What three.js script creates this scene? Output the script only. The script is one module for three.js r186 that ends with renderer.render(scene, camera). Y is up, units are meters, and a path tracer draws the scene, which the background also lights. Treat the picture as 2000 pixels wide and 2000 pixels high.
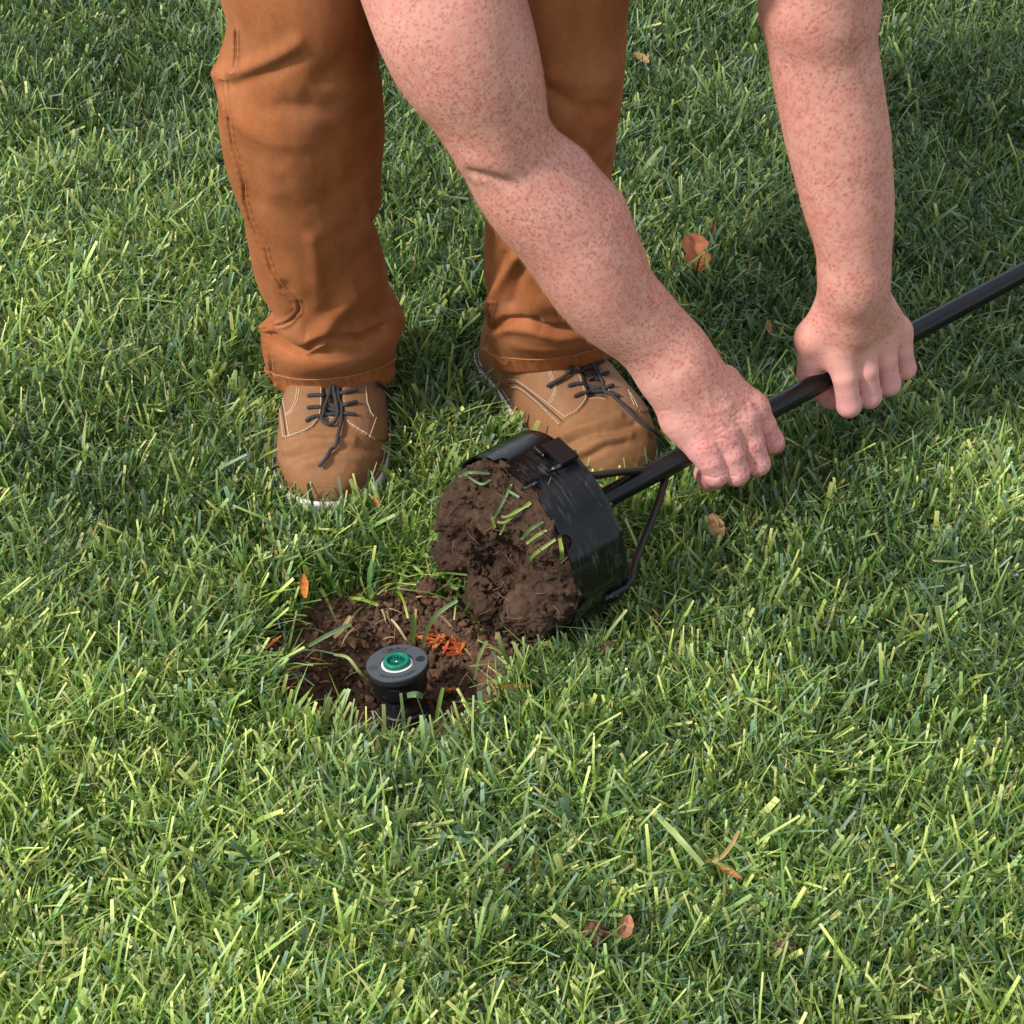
import * as THREE from 'three';
import { mergeGeometries, mergeVertices } from 'three/addons/utils/BufferGeometryUtils.js';
import { ImprovedNoise } from 'three/addons/math/ImprovedNoise.js';

// ---------------------------------------------------------------- camera, sky, sun, exposure
const scene = new THREE.Scene();
const DEG = Math.PI / 180, PITCH = 37 * DEG, DIST = 2.2, FOV = 24.4;
const F = 1000 / Math.tan((FOV / 2) * DEG);                 // focal length in units of a 2000 unit wide frame
const camera = new THREE.PerspectiveCamera(FOV, 1, 0.05, 2000);
const EYE = new THREE.Vector3(0, DIST * Math.sin(PITCH), DIST * Math.cos(PITCH));
camera.position.copy(EYE);
camera.lookAt(0, 0, 0);
camera.updateMatrixWorld(true);

const SUN = new THREE.Vector3(-0.70, 0.70, 0.34).normalize();
const sun = new THREE.DirectionalLight(new THREE.Color(1.0, 0.93, 0.83), 3.4);
sun.name = 'sun';
sun.position.copy(SUN).multiplyScalar(6);
sun.target.position.set(0, 0, -0.1);
sun.castShadow = true;
sun.shadow.radius = 9;
sun.shadow.mapSize.set(4096, 4096);
Object.assign(sun.shadow.camera, { left: -2, right: 2, top: 2, bottom: -2, near: 0.5, far: 14 });
scene.add(sun, sun.target);

{ // bright hazy sky: pale blue overhead, whiter towards the horizon and round the veiled sun, soft cloud
  const W = 512, H = 256, data = new Float32Array(W * H * 4), n = new ImprovedNoise();
  for (let r = 0; r < H; r++) {
    const up = ((r + 0.5) / H - 0.5) * Math.PI, y = Math.sin(up);
    for (let c = 0; c < W; c++) {
      const az = ((c + 0.5) / W - 0.5) * 2 * Math.PI, x = Math.cos(az) * Math.cos(up), z = Math.sin(az) * Math.cos(up);
      const k = 1 / (0.25 + Math.max(y, 0)), cl = 0.5 + 0.5 * (n.noise(x * k * 1.3 + 3, z * k * 1.3, 1.5) + 0.5 * n.noise(x * k * 3.1, z * k * 3.1, 7.5));
      const cloud = THREE.MathUtils.smoothstep(cl, 0.3, 0.75), g = Math.max(0, x * SUN.x + y * SUN.y + z * SUN.z), glow = 0.9 * Math.pow(g, 6) + 1.6 * Math.pow(g, 40);
      const hz = Math.pow(1 - Math.max(y, 0), 3), o = (r * W + c) * 4;
      const blue = [0.42 + 0.38 * hz, 0.56 + 0.32 * hz, 0.80 + 0.14 * hz], white = [0.98, 0.98, 0.98];
      for (let q = 0; q < 3; q++) data[o + q] = y < 0 ? 0.12 : (THREE.MathUtils.lerp(blue[q], white[q], 0.25 + 0.65 * cloud) + glow * [1, 0.96, 0.88][q]);
      data[o + 3] = 1;
    }
  }
  const sky = new THREE.DataTexture(data, W, H, THREE.RGBAFormat, THREE.FloatType);
  sky.mapping = THREE.EquirectangularReflectionMapping;
  sky.magFilter = THREE.LinearFilter;
  sky.needsUpdate = true;
  scene.background = sky;
  scene.environment = sky;
}
const SKY = 0.8;
scene.backgroundIntensity = scene.environmentIntensity = SKY;

const renderer = new THREE.WebGLRenderer({ antialias: true });
renderer.shadowMap.enabled = true;
renderer.toneMapping = THREE.LinearToneMapping;
renderer.toneMappingExposure = 1.24;

// ---------------------------------------------------------------- helpers
const V = (x, y, z) => new THREE.Vector3(x, y, z);
const UPV = V(0, Math.cos(PITCH), -Math.sin(PITCH)), FWD = V(0, -Math.sin(PITCH), -Math.cos(PITCH));
const clamp = THREE.MathUtils.clamp, lerp = THREE.MathUtils.lerp, smooth = (x, a, b) => { const t = clamp((x - a) / (b - a), 0, 1); return t * t * (3 - 2 * t); };
// measured point of the photograph (2000 x 2000) at a given distance in front of the camera -> point in the place
const pix = (px, py, d) => EYE.clone().addScaledVector(FWD, d).addScaledVector(UPV, ((1000 - py) / F) * d).add(V(((px - 1000) / F) * d, 0, 0));
const dirOf = (px, py) => pix(px, py, 1).sub(EYE).normalize();
const onPlane = (px, py, h = 0) => { const r = dirOf(px, py); return EYE.clone().addScaledVector(r, (h - EYE.y) / r.y); };
const toPx = (p) => { const q = p.clone().sub(EYE), d = q.dot(FWD); return [1000 + (q.x / d) * F, 1000 - (q.dot(UPV) / d) * F, d]; };
function rng(seed) { let s = seed | 0; return () => { s = (s + 0x6d2b79f5) | 0; let t = Math.imul(s ^ (s >>> 15), 1 | s); t = (t + Math.imul(t ^ (t >>> 7), 61 | t)) ^ t; return ((t ^ (t >>> 14)) >>> 0) / 4294967296; }; }
const perlin = new ImprovedNoise(), N = (x, y, z) => perlin.noise(x, y, z);
const fbm = (x, y, z, o = 4) => { let s = 0, a = 1; for (let i = 0; i < o; i++) { s += a * N(x, y, z); x = x * 2.03 + 7.1; y = y * 2.03 + 3.7; z = z * 2.03 + 1.3; a *= 0.5; } return s; };
function hash3(i, j, k, q) { let h = (Math.imul(i, 374761393) + Math.imul(j, 668265263) + Math.imul(k, 1274126177) + Math.imul(q, 97531)) | 0; h = Math.imul(h ^ (h >>> 13), 1274126177); h ^= h >>> 16; return (h >>> 0) / 4294967296; }
function worley(x, y, z) { // [distance to the nearest seed, its own random number]
  const i = Math.floor(x), j = Math.floor(y), k = Math.floor(z); let best = 9, id = 0;
  for (let a = -1; a <= 1; a++) for (let b = -1; b <= 1; b++) for (let c = -1; c <= 1; c++) {
    const I = i + a, J = j + b, K = k + c, dx = I + hash3(I, J, K, 1) - x, dy = J + hash3(I, J, K, 2) - y, dz = K + hash3(I, J, K, 3) - z, d = dx * dx + dy * dy + dz * dz;
    if (d < best) { best = d; id = hash3(I, J, K, 4); }
  }
  return [Math.sqrt(best), id];
}
function segDist(px, py, pts) { let m = 1e9; for (let i = 0; i + 1 < pts.length; i++) { const [ax, ay] = pts[i], [bx, by] = pts[i + 1], dx = bx - ax, dy = by - ay, t = clamp(((px - ax) * dx + (py - ay) * dy) / (dx * dx + dy * dy + 1e-9), 0, 1); m = Math.min(m, Math.hypot(px - ax - t * dx, py - ay - t * dy)); } return m; }
function inPoly(x, y, poly) { let c = false; for (let i = 0, j = poly.length - 1; i < poly.length; j = i++) { const [xi, yi] = poly[i], [xj, yj] = poly[j]; if (yi > y !== yj > y && x < ((xj - xi) * (y - yi)) / (yj - yi) + xi) c = !c; } return c; }
function tex(w, h, fn, srgb = true) {
  const d = new Uint8Array(w * h * 4);
  for (let y = 0, o = 0; y < h; y++) for (let x = 0; x < w; x++, o += 4) { const c = fn(x, y); d[o] = c[0]; d[o + 1] = c[1]; d[o + 2] = c[2]; d[o + 3] = 255; }
  const t = new THREE.DataTexture(d, w, h, THREE.RGBAFormat);
  t.wrapS = t.wrapT = THREE.MirroredRepeatWrapping; t.magFilter = THREE.LinearFilter; t.minFilter = THREE.LinearMipmapLinearFilter;
  if (srgb) t.colorSpace = THREE.SRGBColorSpace;
  t.needsUpdate = true; return t;
}
const sr = (l) => 255 * clamp(l <= 0.0031308 ? l * 12.92 : 1.055 * Math.pow(l, 1 / 2.4) - 0.055, 0, 1);   // linear -> sRGB byte
const rgb = (r, g, b) => new THREE.Color().setRGB(r, g, b);
const mat = (o) => new THREE.MeshPhysicalMaterial({ side: THREE.DoubleSide, ...o });
const used = {};
const numbered = (n) => { const k = used[n] = (used[n] ?? -1) + 1; return k ? `${n}_${String(k).padStart(3, '0')}` : n; };
function mesh(name, geo, material, parent) { const m = new THREE.Mesh(geo, material); m.name = name; m.castShadow = m.receiveShadow = true; if (parent) parent.add(m); return m; }
function top(o, name, label, category, extra = {}) { o.name = numbered(name); o.userData = { label, category, ...extra }; scene.add(o); return o; }
const group = (name, label, category, extra) => top(new THREE.Group(), name, label, category, extra);
function geom(pos, idx, extra = {}) { const g = new THREE.BufferGeometry(); g.setAttribute('position', new THREE.Float32BufferAttribute(pos, 3)); for (const k in extra) g.setAttribute(k, new THREE.Float32BufferAttribute(extra[k], k === 'uv' ? 2 : 3)); if (idx) g.setIndex(idx); g.computeVertexNormals(); return g; }
function tube(pts, r, seg = 24, rad = 8, closed = false) { const c = new THREE.CatmullRomCurve3(pts, closed, 'centripetal'); return new THREE.TubeGeometry(c, seg, r, rad, closed); }
function cappedTube(pts, r, seg = 24, rad = 8) { const t = tube(pts, r, seg, rad), a = new THREE.SphereGeometry(r, rad, 5), b = a.clone(); a.translate(pts[0].x, pts[0].y, pts[0].z); const e = pts[pts.length - 1]; b.translate(e.x, e.y, e.z); return mergeGeometries([t, a, b]); }
const ray = new THREE.Raycaster();
function cast(m, px, py) { m.updateWorldMatrix(true, true); ray.set(EYE, dirOf(px, py)); const h = ray.intersectObject(m, false)[0]; if (!h) return null; const n = h.face.normal.clone().transformDirection(m.matrixWorld); if (n.dot(ray.ray.direction) > 0) n.negate(); return { p: h.point, n }; }
// points of a polyline of the photograph laid on a surface that was built before, lifted along its normal
function lay(m, pts, lift, step = 6) {
  const out = []; let last = null;
  for (let i = 0; i + 1 < pts.length; i++) {
    const [ax, ay] = pts[i], [bx, by] = pts[i + 1], k = Math.max(1, Math.round(Math.hypot(bx - ax, by - ay) / step));
    for (let j = 0; j < k + (i + 2 === pts.length ? 1 : 0); j++) { const h = cast(m, lerp(ax, bx, j / k), lerp(ay, by, j / k)); if (h && (!last || h.p.distanceTo(last) < 0.05)) { last = h.p; out.push(h.p.clone().addScaledVector(h.n, lift)); } }
  }
  return out;
}

// surface of a signed distance field, found block by block (dual of the sign changes)
function fieldMesh(f, lo, hi, h, slack = 1.4) {
  const B = 8, nx = Math.ceil((hi.x - lo.x) / h / B) * B, ny = Math.ceil((hi.y - lo.y) / h / B) * B, nz = Math.ceil((hi.z - lo.z) / h / B) * B;
  const S = B + 1, v = new Float32Array(S * S * S), pos = [], vid = new Map(), edges = [], sx = nx + 2, sxy = sx * (ny + 2), reach = (B * h * Math.sqrt(3)) / 2 * slack;
  for (let bz = 0; bz < nz; bz += B) for (let by = 0; by < ny; by += B) for (let bx = 0; bx < nx; bx += B) {
    if (Math.abs(f(lo.x + (bx + B / 2) * h, lo.y + (by + B / 2) * h, lo.z + (bz + B / 2) * h)) > reach) continue;
    let o = 0;
    for (let k = 0; k < S; k++) for (let j = 0; j < S; j++) for (let i = 0; i < S; i++) v[o++] = f(lo.x + (bx + i) * h, lo.y + (by + j) * h, lo.z + (bz + k) * h);
    for (let k = 0; k < B; k++) for (let j = 0; j < B; j++) for (let i = 0; i < B; i++) {
      const a = i + S * (j + S * k), q = [a, a + 1, a + S, a + S + 1, a + S * S, a + S * S + 1, a + S * S + S, a + S * S + S + 1];
      let m = 0; for (let t = 0; t < 8; t++) if (v[q[t]] < 0) m |= 1 << t;
      if (m === 0 || m === 255) continue;
      let X = 0, Y = 0, Z = 0, n = 0;
      const E = (s, t) => { const p = v[q[s]], r = v[q[t]]; if (p < 0 === r < 0) return; const w = p / (p - r); X += (s & 1) + w * ((t & 1) - (s & 1)); Y += ((s >> 1) & 1) + w * (((t >> 1) & 1) - ((s >> 1) & 1)); Z += (s >> 2) + w * ((t >> 2) - (s >> 2)); n++; };
      E(0, 1); E(2, 3); E(4, 5); E(6, 7); E(0, 2); E(1, 3); E(4, 6); E(5, 7); E(0, 4); E(1, 5); E(2, 6); E(3, 7);
      const key = bx + i + sx * (by + j) + sxy * (bz + k);
      vid.set(key, pos.length / 3);
      pos.push(lo.x + (bx + i + X / n) * h, lo.y + (by + j + Y / n) * h, lo.z + (bz + k + Z / n) * h);
      const s0 = v[a] < 0;
      if (s0 !== v[a + 1] < 0) edges.push(key, 0, s0);
      if (s0 !== v[a + S] < 0) edges.push(key, 1, s0);
      if (s0 !== v[a + S * S] < 0) edges.push(key, 2, s0);
    }
  }
  const idx = [], D = [1, sx, sxy];
  for (let e = 0; e < edges.length; e += 3) {
    const k = edges[e], ax = edges[e + 1], u = D[(ax + 1) % 3], w = D[(ax + 2) % 3], a = vid.get(k), b = vid.get(k - u), c = vid.get(k - u - w), d = vid.get(k - w);
    if (a === undefined || b === undefined || c === undefined || d === undefined) continue;
    edges[e + 2] ? idx.push(a, b, c, a, c, d) : idx.push(a, c, b, a, d, c);
  }
  return { pos, idx };
}
const smin = (a, b, k) => { const h = Math.max(k - Math.abs(a - b), 0) / k; return Math.min(a, b) - h * h * k * 0.25; };
function cone(a, b, ra, rb) { // tapered capsule
  const bx = b.x - a.x, by = b.y - a.y, bz = b.z - a.z, L = bx * bx + by * by + bz * bz + 1e-12;
  return (x, y, z) => { const px = x - a.x, py = y - a.y, pz = z - a.z, t = clamp((px * bx + py * by + pz * bz) / L, 0, 1), dx = px - t * bx, dy = py - t * by, dz = pz - t * bz; return Math.sqrt(dx * dx + dy * dy + dz * dz) - (ra + (rb - ra) * t); };
}

// ---------------------------------------------------------------- measured places that several things share
const HOLE = onPlane(772, 1338, 0), HOLE_R = 0.09, HOLE_DEEP = 0.042;
const SHOES = [{ toe: onPlane(635, 1008, 0.012), yaw: -1 * DEG }, { toe: onPlane(1240, 960, 0.012), yaw: 29 * DEG }];   // yaw turns the toe towards +x
for (const s of SHOES) { s.f = V(Math.sin(s.yaw), 0, Math.cos(s.yaw)); s.r = V(Math.cos(s.yaw), 0, -Math.sin(s.yaw)); }
const SHOE_L = 0.268;
function shoeHalf(s) { // half width of the sole at s metres behind the toe
  if (s <= 0 || s >= SHOE_L) return 0;
  const front = s < 0.085 ? Math.pow(1 - Math.pow(1 - s / 0.085, 2.5), 1 / 2.0) : 1, back = s > 0.22 ? Math.pow(1 - Math.pow((s - 0.22) / 0.048, 2.2), 1 / 2.1) : 1;
  const mid = 0.0515 - 0.0125 * smooth(s, 0.1, 0.21) - 0.001 * smooth(s, 0.2, 0.28);
  return mid * front * back;
}
const RING_R = 0.0845, RING_W = 0.054, NRM = V(-0.79, -0.072, 0.602).normalize(), AXIS = NRM.clone().negate();
const RING_C = onPlane(1007, 1068, RING_R + 0.006), E2 = V(0, 1, 0).addScaledVector(NRM, -NRM.y).normalize(), E1 = E2.clone().cross(NRM).normalize();
const ringPt = (a, u, r = RING_R) => RING_C.clone().addScaledVector(AXIS, u).addScaledVector(E1, r * Math.cos(a)).addScaledVector(E2, r * Math.sin(a));
function ringAt(px, py, r = RING_R) { // angle and distance from the toothed edge of the seen outside of the band
  let best = 1e9, ba = 0, bu = 0;
  for (let i = 0; i < 720; i++) { const a = (i * Math.PI) / 360, nn = E1.clone().multiplyScalar(Math.cos(a)).addScaledVector(E2, Math.sin(a)); if (nn.dot(ringPt(a, 0.02).sub(EYE)) > 0.02) continue; for (let j = 0; j <= 27; j++) { const [x, y] = toPx(ringPt(a, j * 0.002, r)), d = Math.hypot(x - px, y - py); if (d < best) { best = d; ba = a; bu = j * 0.002; } } }
  return [ba, bu];
}

// ---------------------------------------------------------------- ground
const holeEdge = (x, z) => { const a = Math.atan2(z - HOLE.z, x - HOLE.x); return HOLE_R * (1 + 0.1 * N(Math.cos(a) * 1.6 + 4, Math.sin(a) * 1.6, 2.2) + 0.05 * N(Math.cos(a) * 5, Math.sin(a) * 5, 8.8)); };
function groundH(x, z) {
  const r = Math.hypot(x - HOLE.x, (z - HOLE.z)), e = holeEdge(x, z);
  let h = 0.004 * N(x * 5, 0.3, z * 5) + 0.0022 * N(x * 23, 4.3, z * 23);
  const far = smooth(r, 2, 8); h *= 1 - far;
  if (r < e * 1.6) {
    const k = 1 - smooth(r, e * 0.66, e * 1.06), soil = 1 - smooth(r, e * 1.4, e * 1.6);
    h -= HOLE_DEEP * k * (1 + 0.22 * N(x * 30, 1, z * 30));
    h += soil * (0.0048 * fbm(x * 60, 3.1, z * 60, 4) + 0.0026 * (0.45 - worley(x * 125, 0.5, z * 125)[0]) + 0.0014 * N(x * 300, 2.2, z * 300));
  }
  return h;
}
{
  const axis = (c, lo, hi) => { // fine steps round the hole, coarse ones out to the horizon
    const v = []; let t = 0; for (let p = c - 0.155; p <= c + 0.155; p += 0.0022) v.push(p);
    let p = v[0], q = v[v.length - 1], s = 0.004; const L = [], R = [];
    while (p > lo || q < hi) { s *= 1.13; if (s > 0.03 && Math.abs(p) < 3) s = 0.03; p -= s; q += s; L.unshift(Math.max(p, lo)); R.push(Math.min(q, hi)); if (t++ > 400) break; }
    return [...L.filter((x, i) => i === L.length - 1 || x > lo), ...v, ...R.filter((x, i) => i === 0 || x < hi)];
  };
  const xs = axis(HOLE.x, -600, 600), zs = axis(HOLE.z, -600, 600), pos = [], col = [], idx = [], nx = xs.length;
  for (const z of zs) for (const x of xs) {
    pos.push(x, groundH(x, z), z);
    const r = Math.hypot(x - HOLE.x, z - HOLE.z), e = holeEdge(x, z), soil = 1 - smooth(r, e * 1.3, e * 1.65), m = 0.5 + 0.5 * fbm(x * 40, 2, z * 40, 3), f = smooth(r, 1.5, 5);
    const wet = [0.078 + 0.05 * m, 0.045 + 0.028 * m, 0.03 + 0.016 * m], turf = [0.022 + 0.02 * m, 0.02 + 0.018 * m, 0.009 + 0.007 * m], lawn = [0.06, 0.12, 0.025];
    for (let q = 0; q < 3; q++) col.push(lerp(lerp(turf[q], lawn[q], f), wet[q], soil));
  }
  for (let j = 0; j + 1 < zs.length; j++) for (let i = 0; i + 1 < nx; i++) { const a = j * nx + i; idx.push(a, a + nx, a + 1, a + 1, a + nx, a + nx + 1); }
  const g = top(mesh('ground', geom(pos, idx, { color: col }), mat({ vertexColors: true, roughness: 0.95, specularIntensity: 0.35 })), 'ground', 'brown lawn soil with a round dug hole around the sprinkler', 'ground', { kind: 'structure' });
}

// ---------------------------------------------------------------- grass
const TOOL_FLOOR = (x, z) => { // free height under the tool's band and soil plug
  const p = V(x, 0, z).sub(RING_C), u = p.dot(AXIS), q = Math.abs(p.dot(E1)); if (u < -0.035 || u > RING_W + 0.006 || q > RING_R) return 9;
  return RING_C.y - Math.sqrt(RING_R * RING_R - q * q) - 0.004;
};
function room(x, z) { // 0..1: how long a blade may be here
  let k = 1; const r = Math.hypot(x - HOLE.x, z - HOLE.z), e = holeEdge(x, z) * 1.1;
  if (r < e * 0.97) return 0;
  const back = z < HOLE.z ? 1.36 : 1.08;                 // trampled bare rim, wider behind the sprinkler
  if (r < e * back && N(x * 60, 9, z * 60) < 0.3) return 0;
  for (const s of SHOES) { const dx = x - s.toe.x, dz = z - s.toe.z, b = -(dx * s.f.x + dz * s.f.z), l = dx * s.r.x + dz * s.r.z, w = shoeHalf(clamp(b, 0.001, SHOE_L - 0.001)); if (b > -0.004 && b < SHOE_L + 0.004 && Math.abs(l) < w + 0.005) return 0; if (b > -0.024 && b < SHOE_L + 0.02 && Math.abs(l) < w + 0.022) k = Math.min(k, 0.72); }
  const t = TOOL_FLOOR(x, z); if (t < 0.05) k = Math.min(k, Math.max(0.2, t / 0.05));
  return k;
}
function bladeGeo(bend, twist, cut, segs) { // unit blade: grows along y, 1 long, 1 wide, hollow like a gutter
  const pos = [], col = [], idx = [];
  for (let i = 0; i <= segs; i++) {
    const t = i / segs, a = bend * t * t * 1.25, y = t * (1 - 0.3 * bend * t * t), z = a * t * 0.72 + a * 0.1, w = (cut ? 0.5 * (0.72 + 0.28 * Math.sin(Math.PI * (0.25 + 0.6 * t))) : 0.5 * Math.sqrt(Math.max(0, 1 - Math.pow(t, 2.3))) + 0.02), tw = twist * t;
    const pale = t < 0.14 ? 1 - t / 0.14 : 0, tip = cut && t > 0.86 ? (t - 0.86) / 0.14 : 0;
    for (const s of [-1, 0, 1]) { const dx = s * w, dz = s ? 0.12 : -0.0; pos.push(dx * Math.cos(tw) * 0.0031, y, (dx * Math.sin(tw) + dz * 0.8) * 0.0031 + z); const shade = s ? 1 : 0.86; col.push(shade * (1 + 0.7 * pale + 1.5 * tip), shade * (1 + 0.2 * pale + 0.8 * tip), shade * (1 + 0.5 * pale + 3 * tip)); }
    if (i) { const b = (i - 1) * 3; for (const c of [0, 1]) idx.push(b + c, b + c + 1, b + c + 4, b + c, b + c + 4, b + c + 3); }
  }
  // only x keeps its metres: y and z are scaled by the blade's length
  return geom(pos, idx, { color: col });
}
const BLADES = [bladeGeo(0.12, 0.3, true, 3), bladeGeo(0.35, -0.5, true, 4), bladeGeo(0.7, 0.8, true, 5), bladeGeo(0.3, 0.6, false, 4), bladeGeo(0.95, -0.9, false, 5), bladeGeo(0.5, 1.4, true, 5)];
{
  const R = rng(77), lists = BLADES.map(() => []), m4 = new THREE.Matrix4(), q = new THREE.Quaternion(), qy = new THREE.Quaternion(), ax = V(0, 0, 0), up = V(0, 1, 0);
  function plant(x, z, k, coarse) {
    const tuft = fbm(x * 9, 5.5, z * 9, 2), L = (0.032 + 0.034 * R() + 0.013 * tuft + (R() < 0.06 ? 0.02 : 0)) * k * (coarse ? 1.1 : 1), wide = (0.62 + 0.8 * R() * R() + (R() < 0.09 ? 0.7 : 0)) * (coarse ? 1.9 : 1);
    const lean = 0.25 + 0.75 * R() * R() + 0.25 * Math.max(0, N(x * 7, 2.2, z * 7)), dir = 2.2 * N(x * 4.2, 7.7, z * 4.2) * Math.PI + (R() - 0.5) * (R() < 0.7 ? 1.9 : 6.2);
    let lx = Math.cos(dir), lz = Math.sin(dir);
    const hx = HOLE.x - x, hz = HOLE.z - z, hr = Math.hypot(hx, hz);
    if (hr < 0.13 && hz < 0.02 && R() < 0.5) { lx = hx / hr; lz = hz / hr; }
    q.setFromAxisAngle(ax.set(lz, 0, -lx), lean); qy.setFromAxisAngle(up, R() * 6.283); q.multiply(qy);
    let v = Math.floor(R() * BLADES.length * 0.9999);
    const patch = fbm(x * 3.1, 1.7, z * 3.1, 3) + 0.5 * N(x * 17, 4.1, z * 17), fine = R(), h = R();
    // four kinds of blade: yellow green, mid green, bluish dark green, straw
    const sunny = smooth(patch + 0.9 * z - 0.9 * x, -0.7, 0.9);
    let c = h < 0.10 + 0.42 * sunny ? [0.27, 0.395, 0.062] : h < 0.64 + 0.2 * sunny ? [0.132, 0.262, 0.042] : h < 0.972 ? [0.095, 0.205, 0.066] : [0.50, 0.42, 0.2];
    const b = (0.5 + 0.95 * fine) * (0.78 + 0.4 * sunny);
    if (h >= 0.972 && v !== 4) v = 3;
    m4.compose(V(x, groundH(x, z) - 0.003, z), q, V(wide, L, L));
    lists[v].push([m4.toArray(), c[0] * b, c[1] * b, c[2] * b]);
  }
  for (let n = 0; n < 520000; n++) { // what the photograph shows, dense
    const z = lerp(-1.45, 0.86, R()), x = lerp(-0.86, 0.86, R()), [px, py] = toPx(V(x, 0.02, z));
    if (px < -90 || px > 2090 || py < -130 || py > 2130) continue;
    const k = room(x, z); if (k > 0) plant(x, z, k * (0.9 + 0.1 * R()), false);
  }
  for (let n = 0; n < 150000; n++) { // the lawn round about, sparser and coarser
    const z = lerp(-3.4, 1.7, R()), x = lerp(-2.2, 2.2, R()), [px, py] = toPx(V(x, 0.02, z));
    if (px > -90 && px < 2090 && py > -130 && py < 2130) continue;
    plant(x, z, 1, true);
  }
  const gm = mat({ vertexColors: true, roughness: 0.48, transmission: 0.36, thickness: 0, specularIntensity: 0.75 });
  const grass = group('grass', 'thick mown lawn of short green blades covering the ground', 'grass', { kind: 'stuff' });
  lists.forEach((l, v) => {
    const im = new THREE.InstancedMesh(BLADES[v], gm, l.length), c = new THREE.Color();
    l.forEach((e, i) => { im.setMatrixAt(i, m4.fromArray(e[0])); im.setColorAt(i, c.setRGB(e[1], e[2], e[3])); });
    im.name = 'blade'; im.castShadow = im.receiveShadow = true; grass.add(im);
  });
  // dry clippings lying in the lawn
  const dry = [], dl = bladeGeo(0.4, 0.9, false, 4);
  for (let n = 0; n < 2600; n++) {
    let x, z; if (n < 110) { const a = R() * 6.283, r = HOLE_R * (0.75 + 0.75 * R()); x = HOLE.x + r * Math.cos(a); z = HOLE.z + r * Math.sin(a); } else { z = lerp(-1.3, 0.75, R()); x = lerp(-0.8, 0.8, R()); if (room(x, z) < 0.5) continue; }
    q.setFromEuler(new THREE.Euler(1.15 + 0.5 * R(), R() * 6.28, 0, 'YXZ'));
    const L = (0.014 + 0.03 * R()) * (n < 110 ? 0.7 : 1), w = 0.3 + 0.5 * R(), b = 0.6 + 0.6 * R(), o = R(), lift = n < 110 ? 0.003 : 0.012 + 0.018 * R();
    m4.compose(V(x, groundH(x, z) + lift, z), q, V(w, L, L)); dry.push([m4.toArray(), o < 0.75 ? 0.46 * b : 0.36 * b, o < 0.75 ? 0.35 * b : 0.16 * b, o < 0.75 ? 0.16 * b : 0.045 * b]);
  }
  const im = new THREE.InstancedMesh(dl, mat({ vertexColors: true, roughness: 0.7, transmission: 0.2, thickness: 0 }), dry.length), c = new THREE.Color();
  dry.forEach((e, i) => { im.setMatrixAt(i, m4.fromArray(e[0])); im.setColorAt(i, c.setRGB(e[1], e[2], e[3])); });
  im.castShadow = im.receiveShadow = true;
  top(im, 'dry_clippings', 'straw coloured dry grass clippings scattered through the lawn', 'dry grass', { kind: 'stuff' });
}

// ---------------------------------------------------------------- loose soil in the hole
function crumbGeo(seed, sub = 1) { const g = mergeVertices(new THREE.IcosahedronGeometry(1, sub).deleteAttribute('uv').deleteAttribute('normal')); const p = g.attributes.position; for (let i = 0; i < p.count; i++) { const x = p.getX(i), y = p.getY(i), z = p.getZ(i), s = 1 + 0.75 * N(x * 1.4 + seed, y * 1.4, z * 1.4) + 0.45 * N(x * 3.3, y * 3.3 + seed, z * 3.3); p.setXYZ(i, x * s, y * s * 0.8, z * s); } g.computeVertexNormals(); return g; }
const soilMat = mat({ vertexColors: true, roughness: 0.96, specularIntensity: 0.3 }), crumbMat = mat({ roughness: 0.95, specularIntensity: 0.3 });
{
  const R = rng(5), l = [], m4 = new THREE.Matrix4(), q = new THREE.Quaternion();
  for (let n = 0; n < 9500; n++) {
    const a = R() * 6.283, r = HOLE_R * Math.sqrt(R()) * 1.42, x = HOLE.x + r * Math.cos(a), z = HOLE.z + r * Math.sin(a), s = 0.0006 + 0.0036 * Math.pow(R(), 6);
    q.setFromEuler(new THREE.Euler(R() * 6, R() * 6, R() * 6)); m4.compose(V(x, groundH(x, z) + s * 0.2, z), q, V(s * (0.8 + 0.7 * R()), s * (0.5 + 0.5 * R()), s)); const b = 0.6 + 0.9 * R(); l.push([m4.toArray(), b]);
  }
  const im = new THREE.InstancedMesh(crumbGeo(3, 2), crumbMat, l.length), c = new THREE.Color();
  l.forEach((e, i) => { im.setMatrixAt(i, m4.fromArray(e[0])); im.setColorAt(i, c.setRGB(0.09 * e[1], 0.052 * e[1], 0.034 * e[1])); });
  im.castShadow = im.receiveShadow = true;
  top(im, 'soil_crumbs', 'dark crumbs of soil lying loose in the hole around the sprinkler', 'soil', { kind: 'stuff' });
}

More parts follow.
